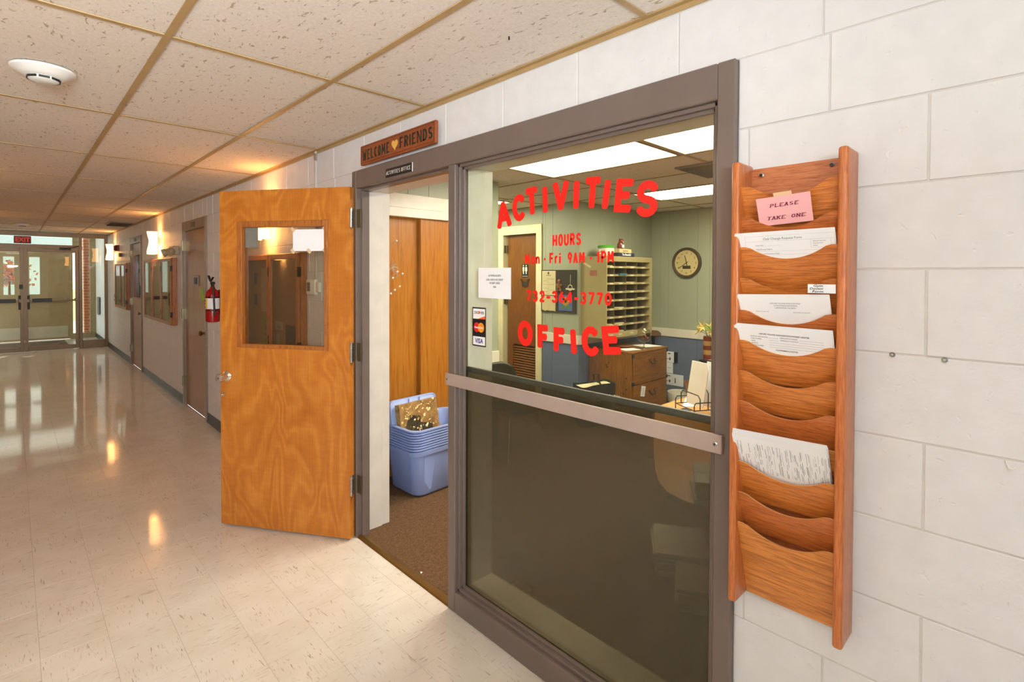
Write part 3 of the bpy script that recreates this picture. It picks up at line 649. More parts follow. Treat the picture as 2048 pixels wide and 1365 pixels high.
part('transom_pane', MB().box(-2.25, -.487, YE, YE+.006, 2.2, 2.38), M_GLASS, win2); part('sidelight_pane', MB().box(-.43, -.05, YE, YE+.006, .16, 2.38), M_GLASS, win2)
def glass_door(name, x0, x1, hinge_right, label):
    d = thing(name, label, 'door', ((x0+x1)/2, YE-.02, 0), kind='structure')
    y0, y1 = YE-.04, YE+.005; k = .058
    part('stile', MB().box(x0, x0+k, y0, y1, .01, 2.11, .003), M_ALU, d); part('stile', MB().box(x1-k, x1, y0, y1, .01, 2.11, .003), M_ALU, d)
    part('top_rail', MB().box(x0+k, x1-k, y0, y1, 2.05, 2.11, .003), M_ALU, d); part('bottom_rail', MB().box(x0+k, x1-k, y0, y1, .01, .10, .003), M_ALU, d)
    part('pane', MB().box(x0+k, x1-k, YE-.022, YE-.016, .1, 2.05), M_GLASSD, d)
    s = 1 if hinge_right else -1; xm = x0 if hinge_right else x1
    pb = MB(); pb.box(min(xm+s*.08, xm+s*.90), max(xm+s*.08, xm+s*.86), y0-.055, y0-.035, 1.028, 1.060, .004); pb.box(xm+s*.80-.02, xm+s*.80+.02, y0-.05, y0, 1.02, 1.08); pb.box(xm+s*.06-.015, xm+s*.06+.015, y0-.05, y0, 1.02, 1.08)
    part('push_bar', pb, M_ALU, d); part('push_pad', MB().box(min(xm+s*.12, xm+s*.42), max(xm+s*.12, xm+s*.42), y0-.07, y0-.03, 1.015, 1.09, .006), M_BLACK, d)
    part('pull_handle', MB().box(xm+s*.065-.018, xm+s*.065+.018, y0-.035, y0-.001, .87, 1.16, .008), M_DARKM, d)
    return d
gd1 = glass_door('door_7', -1.347, -.490, True, 'glass entrance door next to the sidelight at the corridor end'); gd2 = glass_door('door_8', -2.245, -1.351, False, 'glass entrance door partly cut off at the picture edge')
part('latch_box', MB().box(-1.42, -1.365, YE-.07, YE-.04, 1.29, 1.38, .004), M_DARKM, gd2)
cl = MB(); cl.box(-.80, -.62, YE-.11, YE-.055, 2.10, 2.15, .006).tube([(-.75, YE-.09, 2.13), (-.60, YE-.2, 2.15), (-.49, YE-.09, 2.19)], .008); part('door_closer', cl, M_DARKM, gd1)
# vestibule and outer doors
VY = 16.7; M_VEST = plain('vestibule_cream_darkened', '94805a', .5)  # cream paint darkened in colour to stand for the vestibule shade
vf = solo('floor', MB().box(XL, .1, YE+.03, VY+.1, -.05, 0), plain('vestibule_tile', 'b9b5ac', .25), 'grey vestibule floor behind the glass doors', 'floor', kind='structure')
solo('door_mat', MB().box(-1.9, -.62, YE+.35, VY-.35, .0, .012, .003), plain('mat', '54402a', .95, bump=.5, bscale=300), 'dark brown entrance mat in the vestibule', 'mat')
solo('ceiling', MB().box(XL, .2, YE-.0, VY+.1, Z+.34, Z+.4), M_CREAM, 'cream vestibule ceiling', 'ceiling', kind='structure')
vw = MB(); vw.box(.0, .2, YE+.05, VY+.1, 0, Z+.36); solo('wall_vestibule', vw, M_BLOCK, 'white side wall of the vestibule', 'wall', kind='structure')
solo('baseboard_vestibule', MB().box(-.012, 0, YE+.06, VY, 0, .11), M_COVE, 'dark cove base in the vestibule', 'baseboard', kind='structure')
ex = thing('trim_5', 'cream frame of the outer entrance wall', 'entrance frame', (-1.2, VY, 0), kind='structure')
eo = [(-2.2, -.50, 0, 2.10), (-.445, -.37, .13, 2.14), (-.285, -.115, .13, 2.62), (-2.2, -.445, 2.20, 2.62)]
vb = MB()
for q in rects(XL, 0.0, 0, Z+.36, eo): vb.box(q[0], q[1], VY, VY+.08, q[2], q[3])
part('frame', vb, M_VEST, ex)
def outer_door(name, x0, x1, wx0, wx1, label):
    d = thing(name, label, 'door', ((x0+x1)/2, VY+.03, 0), kind='structure'); l_ = MB()
    for q in rects(x0, x1, .01, 2.098, [(wx0, wx1, 1.11, 1.995)]): l_.box(q[0], q[1], VY+.01, VY+.055, q[2], q[3])
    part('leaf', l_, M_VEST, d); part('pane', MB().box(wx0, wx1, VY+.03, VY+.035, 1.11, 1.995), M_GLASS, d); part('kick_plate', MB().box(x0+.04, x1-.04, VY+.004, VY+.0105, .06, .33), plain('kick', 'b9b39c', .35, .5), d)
    part('panic_bar', MB().box(x0+.06, x1-.06, VY-.05, VY-.02, .93, .99, .005).box(x0+.08, x0+.12, VY-.03, VY+.01, .92, 1.0).box(x1-.12, x1-.08, VY-.03, VY+.01, .92, 1.0), plain('panic_grey', '9a9078', .4, .4), d)
outer_door('door_9', -1.352, -.50, -1.228, -1.043, 'cream outer door with a narrow window, facing the near glass door'); outer_door('door_10', -2.2, -1.356, -1.665, -1.482, 'cream outer door with a narrow window, nearer the picture edge')
win3 = thing('window_3', 'narrow outer sidelights and transom, bright with daylight', 'window', (-.4, VY, 1), kind='structure')
for q in eo[1:]: part('pane', MB().box(q[0], q[1], VY+.03, VY+.035, q[2], q[3]), M_GLASS, win3)
hb = solo('pull_rail', MB().box(-.05, -.02, 15.75, 16.0, .62, 1.05, .006).cyl((-.03, 15.85, .66), (.0, 15.85, .66), .015).cyl((-.03, 15.85, 1.0), (.0, 15.85, 1.0), .015), plain('grey_rail', '77777a', .35, .6), 'grey upright rail on the vestibule side wall', 'rail')
# outdoors
solo('ground', MB().box(-9, 9, VY+.1, 60, -.2, -.05), plain('pale_paving', 'd9d6cc', .8), 'pale sunlit paving outside the doors', 'ground', kind='structure')
solo('lawn', MB().box(-25, 25, 24, 70, -.1, -.03), plain('dry_lawn', 'b7b98a', .9, var=.15), 'dry lawn beyond the paving', 'lawn', kind='structure')
bp = thing('brick_pier', 'red brick pier standing outside the entrance sidelight', 'pier', (-.2, VY+.45, 0), kind='structure')
part('mortar', MB().box(-.205, .195, VY+.305, VY+.595, 0, 2.7), plain('mortar', 'cfc6b8', .9), bp)
bm_ = MB().box(0, .19, 0, .3, 0, .064, .003).mesh('brick', plain('red_brick', 'b4654a', .85, var=.2, bump=.4)); bm2 = MB().box(0, .09, 0, .3, 0, .064, .003).mesh('brick', MATS[('red_brick',)])
for i in range(34):
    z = .004+i*.075
    if i % 2: inst('brick', bm_, bp, (-.21, VY+.3, z)); inst('brick', bm_, bp, (.01, VY+.3, z))
    else: inst('brick', bm2, bp, (-.21, VY+.3, z)); inst('brick', bm_, bp, (-.11, VY+.3, z))
hs = thing('house', 'pale house across the lawn, seen through the outer door window', 'house', (-3.5, 40, 0))
part('walls', MB().box(-9, 1, 40, 48, 0, 3), plain('siding', 'c9d4e0', .7), hs); part('roof', MB().prism([(-9.5, 39.5, 3), (-9.5, 48.5, 3), (-9.5, 44, 5.4)], (11, 0, 0)), plain('shingle', '9aa3ad', .8), hs)
for x in (-6.5, -4.2, -1.5): wn_ = part('window', MB().box(x-.5, x+.5, 39.95, 40.02, .9, 2.2), M_WHITE, hs); part('pane', MB().box(x-.42, x+.42, 39.93, 39.96, .98, 2.12), plain('dark_pane', '6b7f92', .2), wn_)
ps = thing('post', 'brown wooden post on a stone foot outside the outer door', 'post', (-1.2, 22, 0)); part('shaft', MB().box(-1.27, -1.17, 22, 22.1, .35, 1.2, .01), plain('post_brown', '7b4a38', .7), ps); part('foot', MB().box(-1.33, -1.1, 21.9, 22.15, -.05, .36, .02), plain('post_stone', 'c9b9a2', .8), ps)
sh = thing('red_shrub', 'reddish leafy shrub outside beyond the post', 'shrub', (-1.6, 30, 0)); b = MB(); b.tube([(-1.6, 30, -.1), (-1.6, 30, 1.3)], [.06, .03]); part('stem', b, plain('bark', '6a4a36', .9), sh)
b = MB()
for i in range(260):
    a, e, r_ = random.uniform(0, 6.28), random.uniform(-.6, 1.2), random.uniform(.3, .9)
    c = Vector((-1.6+r_*math.cos(a)*math.cos(e), 30+r_*math.sin(a)*math.cos(e), 1.5+r_*math.sin(e))); t = Vector((random.uniform(-1, 1), random.uniform(-1, 1), random.uniform(-1, 1))).normalized(); n = t.orthogonal().normalized()
    b.face([c-t*.1, c+n*.05, c+t*.1, c-n*.05])
part('leaves', b, plain('red_leaf', 'a86a56', .8, var=.2), sh, kind='stuff')
# ------------------------------------------------------------------ things on the corridor wall and ceiling
# literature rack
RY0, RY1, RZ0, RZ1 = .336, .613, .712, 1.919
rk = thing('literature_rack', 'tall oak wall rack of twelve curved pockets beside the office window', 'rack', (0, .475, .70))
def stile(y0, y1):
    b = MB(); pr = []
    for z in (RZ0, RZ1): pass
    b.box(-.098, -.0005, y0, y1, RZ0-.006, RZ1, .007, 3); part('side_stile', b, M_OAKV, rk, 40)
stile(RY0, RY0+.022); stile(RY1-.022, RY1)
a0, a1 = RY0+.022, RY1-.022
part('back_panel', MB().box(-.012, -.0008, a0, a1, .712, 1.908), wood('oak_back', 'a8582a', 'c4784a', 'y', 7, .4), rk)
lips = [1.851, 1.768, 1.687, 1.603, 1.516, 1.434, 1.350, 1.267, 1.183, 1.100, 1.015, .931]
oaks = [M_OAKH, wood('oak_pale', 'a35a20', 'd98a3e', 'y', 3.4, .38), wood('oak_red', '9f4f1e', 'cb7438', 'y', 6.5, .38)]
for i, zt in enumerate(lips):
    zb = zt-.118 if i < 11 else .708; xt = -.088; xb = xt+.052 if i < 11 else -.018
    fx = lambda z: xt+(xb-xt)*(zt-z)/(zt-zb)
    n = 18; top = []
    for k in range(n+1):
        u = k/n; y = a1-(a1-a0)*u; e = .085
        if u < e or u > 1-e: zz = zt-.001
        else: q = (u-e)/(1-2*e)*2-1; zz = zt-.0335*(1-abs(q)**2.1)
        top.append((y, zz))
    b = MB(); fr_ = [b.bm.verts.new((fx(z), y, z)) for y, z in top]; bt_ = [b.bm.verts.new((xb, y, zb)) for y, z in top]
    bk_ = [b.bm.verts.new((fx(z)+.006, y, z)) for y, z in top]; bb_ = [b.bm.verts.new((xb+.006, y, zb)) for y, z in top]
    for k in range(n):
        b.bm.faces.new((fr_[k], fr_[k+1], bt_[k+1], bt_[k])); b.bm.faces.new((bk_[k+1], bk_[k], bb_[k], bb_[k+1])); f = b.bm.faces.new((fr_[k+1], fr_[k], bk_[k], bk_[k+1])); f.material_index = 1
        b.bm.faces.new((bt_[k], bt_[k+1], bb_[k+1], bb_[k]))
    for k in (0, n): b.bm.faces.new((fr_[k], bt_[k], bb_[k], bk_[k]))
    part('pocket_front', b, [oaks[(i*2) % 3] if i not in (0, 2, 5) else M_OAKH, plain('oak_edge', 'dba26a', .45)], rk)
for y in (.565, .392):
    b = MB().lathe([(.0062, 0), (.0062, .002), (.004, .0035), (.0035, .001), (0, .001)], (-.012, y, 1.889 if y > .5 else 1.893), (-1, 0, 0), 16); s_ = part('screw_cup', b, M_STEEL, rk)
    part('screw_head', MB().lathe([(.0036, 0), (.0034, .0012), (0, .0014)], (-.013, y, 1.889 if y > .5 else 1.893), (-1, 0, 0), 12), M_BLACK, s_)
# papers standing in the pockets: real sheets leaning in the slot
def sheet(name, label, yl, zl, yr, zr, drop, x, thick, mat, sheets=1, slope=.44):
    """paper with top edge (yl,zl)-(yr,zr) leaning forward out of its pocket, 'drop' long"""
    t = Vector((0, yr-yl, zr-zl)); L = t.length; t.normalize(); dn = Vector((slope, t.z, t.y)).normalized(); dn = Vector((slope, -abs(0), -1)).normalized()
    nrm = t.cross(dn).normalized(); nrm = nrm if nrm.x > 0 else -nrm
    p = Vector((x, yl, zl)); root = thing(name, label, 'paper', tuple(p+dn*drop))
    for k in range(sheets):
        o = nrm*(thick*k/max(1, sheets))+Vector((0, random.uniform(-.002, .002) if k else 0, .0014*k)); b = MB()
        b.prism([p+o, p+t*L+o, p+t*L+dn*drop+o, p+dn*drop+o], nrm*(thick/sheets*.8)); part('sheet', b, mat, root)
    return root, (lambda u, v: tuple(p+t*u+dn*v-nrm*.0005)), L
def txt(root, put, s, u, v, size, mat=M_INK, align='LEFT', bold=0, name='print', shear=0):
    part(name, MB().text(s, lambda a, b: put(u+a, v-b), size, align, bold, .95, shear), mat, root)
def rules(root, put, ls, mat=M_INK, wd=.0004, name='ruled_lines'):
    b = MB()
    for (u0, v0, u1, v1) in ls: b.ribbon([(u0, v0), (u1, v1)], wd, put, False)
    part(name, b, mat, root)
pn, put, L = sheet('pink_notice', 'torn pink PLEASE TAKE ONE notice taped to the top of the oak rack', .546, 1.811, .416, 1.818, .076, -.1005, .0004, plain('pink_paper', 'f3b4b4', .75, var=.04), slope=.42)
M_CRIM = plain('crimson_ink', '7c1f38', .8); b = MB()
x = .031
for i, ch in enumerate('PLEASE'): glyph(b, ch, .033+i*.0118, -.0285, .0092, .0105, .0026, lambda u, v: put(u, -v), serif=.0026, thin=.0011, slant=.2, rnd=False)
part('lettering', b, M_CRIM, pn); b = MB()
xx = .025
for i, ch in enumerate('TAKE ONE'):
    if ch != ' ': glyph(b, ch, .022+i*.0118, -.062, .0095, .0105, .0026, lambda u, v: put(u, -v), serif=.0026, thin=.0011, slant=.2, rnd=False)
part('lettering', b, M_CRIM, pn); part('tape', MB().obox((-.1005, .480, 1.817), (0, -.99, .05), (.92, .02, .39), (-.39, .05, .92), .022, .0003, .007), plain('yellowed_tape', 'e9c39a', .4), pn)
cr, put, L = sheet('request_form', 'white Club Change Request Form leaning in the third pocket of the oak rack', .602, 1.720, .363, 1.723, .110, -.100, .0012, M_PAPER, 3)
txt(cr, put, 'Club Change Request Form', L/2, .020, .0088, M_GREYINK, 'CENTER'); txt(cr, put, "Today's Date:", .050, .036, .0042, M_GREYINK); txt(cr, put, 'Club/Group Name:', .050, .048, .0058, M_GREYINK); txt(cr, put, 'Person Requesting Change:', .062, .060, .0045, M_GREYINK)
txt(cr, put, 'Approval Use Only:', .190, .030, .0038, M_GREYINK); txt(cr, put, 'Date Received:', .190, .036, .0038, M_GREYINK); txt(cr, put, 'Initials:', .190, .042, .0038, M_GREYINK)
rules(cr, put, [(.026, .009, .238, .009), (.026, .009, .026, .08), (.238, .009, .238, .08), (.026, .0235, .238, .0235), (.185, .024, .185, .046), (.230, .024, .230, .046), (.185, .046, .230, .046), (.072, .0365, .115, .0365), (.050, .052, .225, .052), (.085, .062, .2, .062)], plain('light_rule', 'b4b4b8', .8), .00035)
bl, put, L = sheet('letter_sheet', 'white association letter sheet with address lines, in the fifth pocket of the rack', .593, 1.555, .373, 1.560, .110, -.099, .0016, M_PAPER, 3)
txt(bl, put, 'LEISURE VILLAGE ASSOCIATION', L/2+.008, .024, .0054, M_GREYINK, 'CENTER'); txt(bl, put, '1D BUCKINGHAM DRIVE', L/2+.008, .0305, .0054, M_GREYINK, 'CENTER'); txt(bl, put, 'LAKEWOOD, NJ 08701', L/2+.008, .037, .0054, M_GREYINK, 'CENTER'); txt(bl, put, 'OFFICE: 732 364 3770', .042, .048, .0038, M_GREYINK); txt(bl, put, 'ACTIVITIES: 732 364 3770', .135, .049, .0038, M_GREYINK)
fc, put, L = sheet('fitness_form', 'white fitness center form with blank lines, in the sixth pocket of the rack', .600, 1.471, .365, 1.468, .110, -.100, .004, M_PAPER, 6)
txt(fc, put, 'LEISURE VILLAGE ASSOCIATION FITNESS CENTER', L/2+.006, .0185, .0058, M_INK, 'CENTER', .012); 
for i, s_ in enumerate(['DATE OF ORIENTATION', 'CARD NUMBER', 'NAME', 'ADDRESS', 'PHONE NUMBER']): txt(fc, put, s_, .040, .027+i*.0068, .0042)
txt(fc, put, 'EMPLOYEE IN CHARGE', .115, .026, .0042); txt(fc, put, 'EMERGENCY CONTACT', .115, .033, .0042); txt(fc, put, 'CONFIRMING NOTES', .10, .064, .0058, M_INK, 'LEFT', .012)
rules(fc, put, [(.085, .0272+i*.0068, .110 if i < 2 else .215, .0272+i*.0068) for i in range(5)]+[(.160, .0268, .215, .0268), (.160, .0335, .215, .0335)], M_GREYINK)
dn_, put, L = sheet('printed_stack', 'thick stack of densely printed white forms standing in a lower pocket of the rack', .600, 1.175, .371, 1.181, .150, -.108, .010, M_PAPER, 9)
b = MB(); random.seed(3)
u = .012
while u < .232:
    v = .016+random.choice((0, 0, .004, .012))
    while v < .105:
        l_ = random.uniform(.010, .045)
        if random.random() < .72: b.ribbon([(u, v), (u, min(.11, v+l_))], random.choice((.0004, .0007, .0010)), put, False)
        v += l_+random.uniform(.002, .02)
    u += random.choice((.0022, .0028, .004, .0065))
part('print', b, M_GREYINK, dn_, kind='stuff'); rules(dn_, put, [(.222, .022, .222, .1)])
gl = solo('pocket_label', MB().box(-.0895, -.0885, .3605, .422, 1.566, 1.588), M_PAPER, 'small white handwritten label on the fourth pocket of the oak rack', 'label')
part('handwriting', MB().text('Gym', onwall(.410, 1.5818, -.0900), .0075, 'LEFT', .015, 1.5, .2).text('Doctor', onwall(.418, 1.5748, -.0900), .0075, 'LEFT', .015, 1.35, .2).text('Form', onwall(.412, 1.5678, -.0900), .0075, 'LEFT', .015, 1.5, .2), M_INK, gl)
for y, z, lb in ((.262, 1.420, 'clear plug in the block joint nearer the oak rack'), (.165, 1.419, 'clear plug in the block joint farther from the oak rack')):
    t = thing('wall_plug', lb, 'wall plug', (-.004, y, z-.006)); part('plug', MB().lathe([(.0062, 0), (.0062, .003), (.004, .007), (0, .008)], (-.001, y, z), (-1, 0, 0), 14), glassmat('clear_plastic', 'd8d6d0', 3), t); part('screw', MB().lathe([(.0028, 0), (.0028, .004), (0, .0045)], (-.005, y, z), (-1, 0, 0), 10), M_STEEL, t)
hk = MB(); hk.tube([(-.001, .062, 1.216), (-.008, .060, 1.211), (-.010, .056, 1.204), (-.012, .050, 1.2035), (-.012, .046, 1.208)], .0016); solo('wall_hook', hk, M_WHITE, 'little white painted hook on the bare block wall', 'hook')
# signs over the doorway
ws = thing('welcome_sign', 'wooden WELCOME FRIENDS sign with a heart above the doorway', 'sign', (-.012, 2.45, FZ+.01))
part('board', MB().box(-.042, -.0225, 2.075, 2.825, 2.247, 2.360, .005, 2), wood('sign_wood', '7c3a14', '9a4f22', 'y', 5, .4), ws)
b = MB(); put = onwall(2.797, 2.268, -.0426)
word(b, 'WELCOME', .0, 0, .298, .064, .0135, put, serif=.006, thin=.007, rnd=False); part('lettering', b, plain('dark_green_paint', '1f2a20', .6), ws); b = MB(); word(b, 'FRIENDS', .400, .003, .300, .064, .0135, put, serif=.006, thin=.007, rnd=False)
part('lettering', b, plain('dark_green_paint', '1f2a20', .6), ws)
hp = [(.5+.47*math.sin(t)**3, .55+.40*(13*math.cos(t)-5*math.cos(2*t)-2*math.cos(3*t)-math.cos(4*t))/14) for t in [2*PI*i/28 for i in range(28)]]
part('heart', MB().prism([onwall(2.797-.322, 2.268, -.0428)(u*.066, v*.066) for u, v in hp], (-.002, 0, 0)), plain('gold_paint', 'e0b257', .5), ws)
b = MB()
for q in rects(2.086, 2.814, 2.256, 2.351, [(2.089, 2.811, 2.259, 2.348)]): b.box(-.0427, -.0418, *q)
part('border_line', b, plain('sign_dark', '5e2a0e', .5), ws)
npl = thing('name_plate', 'small black ACTIVITIES OFFICE name plate on the door frame', 'sign', (-.024, 2.43, 2.144))
part('plate', MB().box(-.026, XF-.0005, 2.303, 2.567, 2.144, 2.191, .0008), M_BLACK, npl)
b = MB(); put = onwall(2.560, 2.1560, -.0265); word(b, 'ACTIVITIES', 0, 0, .142, .0225, .0040, put, serif=.0016, thin=.0018, rnd=False); part('lettering', b, M_WHITE, npl); b = MB(); word(b, 'OFFICE', .153, 0, .092, .0225, .0040, put, serif=.0016, thin=.0018, rnd=False)
part('lettering', b, M_WHITE, npl)
part('plate_edge', MB().box(-.0262, XF-.0005, 2.3005, 2.3032, 2.144, 2.191), M_WHITE, npl)
# red vinyl lettering on the window
XV = XG-.0007
def vinyl(name, label, items, st):
    t = thing(name, label, 'lettering', (XV, items[0][1], items[0][2]))
    for ch, yl, zc, wd, ht, tl in items:
        b = MB(); put = onwall(yl, zc, XV); glyph(b, ch, 0, -ht/2, wd, ht, st, put, tl); part('letter', b, M_VINYL, t)
    return t
vinyl('window_lettering', 'large arched red vinyl word ACTIVITIES on the office window', [('A', 1.713, 1.872, .095, .126, .12), ('C', 1.612, 1.894, .084, .115, .05), ('T', 1.535, 1.912, .080, .120, .08), ('I', 1.437, 1.913, .032, .118, .05), ('V', 1.380, 1.920, .085, .124, .02), ('I', 1.277, 1.915, .034, .120, -.03), ('T', 1.225, 1.912, .082, .122, -.08), ('I', 1.138, 1.901, .034, .118, -.16), ('E', 1.083, 1.889, .078, .118, -.12), ('S', .998, 1.868, .090, .124, -.12)], .0275)
vinyl('window_lettering', 'large red vinyl word OFFICE curving on the office window', [('O', 1.575, 1.363, .088, .108, .08), ('F', 1.460, 1.356, .066, .102, .02), ('F', 1.372, 1.351, .064, .102, 0), ('I', 1.287, 1.353, .034, .108, .08), ('C', 1.232, 1.362, .088, .112, .08), ('E', 1.135, 1.375, .084, .104, .12)], .0275)
def line(txt_, y0, y1, zc, ht, st, label, gaps, slope=0):
    L = y0-y1; tot = sum(gaps.get(c, 1) for c in txt_); k = L/tot; x = 0; it = []
    for c in txt_:
        g = gaps.get(c, 1)*k
        if c != ' ': it.append((c, y0-x, zc+slope*x, g*.84, ht, 0))
        x += g
    return vinyl('window_lettering', label, it, st)
line('HOURS', 1.380, 1.230, 1.746, .048, .0092, 'red vinyl word HOURS on the office window', {})
line('Mon - Fri  9AM - 1PM', 1.534, 1.080, 1.675, .045, .0092, 'red vinyl opening times Mon to Fri on the office window', {' ': .55, 'i': .5, '-': .6, 'M': 1.25, 'r': .8, '1': .75})
line('732-364-3770', 1.527, 1.088, 1.522, .048, .0104, 'red vinyl telephone number on the office window', {'-': .8})
# payment notices on the glass
pp = thing('payment_notice', 'white ACTIVITIES ACCEPTS notice taped to the office window', 'paper', (XG-.002, 1.725, 1.504))
part('sheet', MB().box(XG-.0022, XG-.0012, 1.617, 1.833, 1.503, 1.640), M_PAPER, pp)
for i, s_ in enumerate(['ACTIVITIES ACCEPTS', 'CASH, CHECK AND CREDIT', 'OR DEBIT CARDS', '10/22']): part('print', MB().text(s_, onwall(1.722, 1.601-[0, .018, .033, .050][i], XG-.0026), .0115, 'CENTER', .02, .78), M_INK, pp)
cs_ = thing('card_sticker', 'black edged sticker of three card logos on the office window', 'sticker', (XG-.002, 1.828, 1.278)); y0s, y1s = 1.781, 1.876
part('backing', MB().box(XG-.0017, XG-.0009, y0s, y1s, 1.278, 1.458), plain('sticker_black', '141416', .4), cs_)
xs = XG-.0021
p1 = part('card_panel', MB().box(xs, xs+.0003, y0s+.005, y1s-.005, 1.405, 1.452), M_PAPER, cs_, label='white panel reading DISCOVER')
part('lettering', MB().text('DISC  VER', onwall(1.8285, 1.428, xs-.0004), .0172, 'CENTER', .02, .92), M_INK, p1); part('orange_disc', MB().lathe([(.0062, 0), (0, .0001)], (xs-.0006, 1.8262, 1.4345), (-1, 0, 0), 18), plain('orange_ink', 'ea5a24', .5), p1); part('orange_corner', MB().face([(xs-.0003, y0s+.005, 1.405), (xs-.0003, y0s+.005, 1.420), (xs-.0003, y0s+.055, 1.405)]), MATS[('orange_ink',)], p1)
b = MB(); b.lathe([(.0225, 0), (0, .0001)], (xs-.0003, 1.8435, 1.3655), (-1, 0, 0), 28); p2 = part('card_disc', b, plain('logo_red', 'e01f27', .5), cs_, label='red disc'); part('card_disc', MB().lathe([(.0225, 0), (0, .0001)], (xs-.0006, 1.8135, 1.3655), (-1, 0, 0), 28), plain('logo_amber', 'f39a1c', .5), cs_, label='amber disc'); part('lettering', MB().text('MasterCard', onwall(1.8285, 1.3615, xs-.0011), .0125, 'CENTER', .03), M_PAPER, cs_)
p3 = part('card_panel', MB().box(xs, xs+.0003, y0s+.005, y1s-.005, 1.284, 1.323), M_PAPER, cs_, label='white panel reading VISA'); b = MB(); xx = 0
b.text('VISA', onwall(1.8285, 1.2935, xs-.0004), .030, 'CENTER', .03, .92, .12); part('lettering', b, plain('visa_blue', '1d2a86', .5), p3)
# wall lights
M_SHADE = glow('lit_glass_shade', 'fff3dc', 11, 'ffb468')
def sconce(y, label, xw=0, d=-1, group='corridor wall lights', watt=8):
    t = thing('wall_sconce', label, 'wall light', (xw, y, 1.89), group); X = lambda v: xw+d*v
    part('bracket', MB().box(X(.045), X(.0005), y-.055, y+.055, 2.03, 2.12, .004), M_STEEL, t)
    n = 16; rg = []
    for i in range(n+1):
        h = i/n; r = .082+.010*math.sin(h*2*PI*1.0+1.2); rg.append([(X(.045+.10*math.sin(a)*(r/.082)), y+r*math.cos(a), 1.885+h*.315) for a in [PI*q/14 for q in range(15)]])
    b = MB(); b.rings(rg, closed=False); part('shade', b, M_SHADE, t, 60)
    part('shade_clip', MB().box(X(.06), X(.03), y-.02, y+.02, 1.98, 2.06), M_STEEL, t)
    l = light('sconce_bulb', 'POINT', (0, 0, 0), watt, (1, .45, .13), .04); l.parent = t; l.location = (d*.10, 0, .15)
    return t
for y, lb in ((4.40, 'glowing wall sconce hidden behind the open wooden door'), (8.80, 'glowing wall sconce above the three-door display case'), (13.25, 'glowing wall sconce nearest the glazed entrance')): sconce(y, lb)
# the fittings on the opposite wall, out of the picture, light the corridor and show in the case glass
for y, lb in ((1.7, 'first'), (6.1, 'second'), (10.5, 'third')): sconce(y, lb+' glowing sconce on the opposite corridor wall, counted from the office window', XL, 1, 'opposite wall lights', 7)
# glazed notice cases
def case(y0, y1, z0, z1, n, label, dep=.055):
    t = thing('display_case', label, 'display case', (0, (y0+y1)/2, z0)); k = .045
    b = MB()
    for q in rects(y0, y1, z0, z1, [(y0+k*.5, y1-k*.5, z0+k*.6, z1-k*.6)]): b.box(-dep, -.001, *q, .003)
    part('box', b, M_CASEW, t); part('back_board', MB().box(-.006, -.0012, y0+.02, y1-.02, z0+.02, z1-.02), plain('cork', 'c08a58', .8), t)
    wd = (y1-y0)/n
    for i in range(n):
        a, e = y0+i*wd+.003, y0+(i+1)*wd-.003; b = MB()
        for q in rects(a, e, z0+.004, z1-.004, [(a+k, e-k, z0+k, z1-k)]): b.box(-dep-.018, -dep-.001, *q, .003)
        d = part('case_door', b, M_CASEW, t); part('pane', MB().box(-dep-.010, -dep-.007, a+k, e-k, z0+k, z1-k), M_GLASSD, d)
        for hz in (z0+.14, z1-.14): part('hinge', MB().box(-dep-.022, -dep+.004, a-.008, a+.012, hz-.035, hz+.035), plain('dark_hinge', '3a2c1c', .4, .5), d)
    return t
c3 = case(3.69, 5.45, .95, 1.765, 3, 'glazed wooden display case of notices seen through the open door glass', .05)
def notice(y0, y1, z0, z1, h, label, x=-.0085, txt_=None, tc=None):
    o = solo('notice', MB().box(x, x+.001, y0, y1, z0, z1), plain('notice_'+h, h, .7, var=.05), label, 'notice')
    if txt_:
        for i, s_ in enumerate(txt_): part('print', MB().text(s_, onwall((y0+y1)/2, z1-.05-i*(z1-z0-.05)/len(txt_), x-.0006), min(.035, (y1-y0)*.16), 'CENTER', .02), tc or M_INK, o)
    return o
notice(4.50, 4.62, 1.30, 1.66, 'd9c7a2', 'tall cream notice with handwriting in the display case behind the door', txt_=['N', 'E', 'W', 'S'])
notice(4.44, 4.60, .99, 1.26, 'a8b53c', 'lime green flyer in the display case behind the door', txt_=['JOIN', 'US', 'THIS', 'WEEK'])
notice(4.14, 4.30, 1.17, 1.235, 'dccdb0', 'cream strip lettered Recent in the display case behind the door', txt_=['Recent'])
notice(3.86, 4.08, .98, 1.22, '3c3a22', 'dark photograph of greenery in the display case behind the door'); notice(4.20, 4.27, 1.04, 1.14, 'cdbf9c', 'small cream card in the display case behind the door')
notice(4.12, 4.30, .96, 1.03, 'a9b2c4', 'bluish paper at the foot of the display case behind the door'); notice(4.72, 4.80, 1.52, 1.62, '35384a', 'small dark photograph, upper of two, in the display case behind the door'); notice(4.72, 4.80, 1.34, 1.44, '3a3340', 'small dark photograph, lower of two, in the display case behind the door')
case(7.76, 9.62, .945, 1.815, 3, 'three-door glazed wooden display case on the block wall under a sconce')
case(11.34, 12.72, .96, 1.80, 2, 'two-door glazed wooden display case near the glazed entrance')
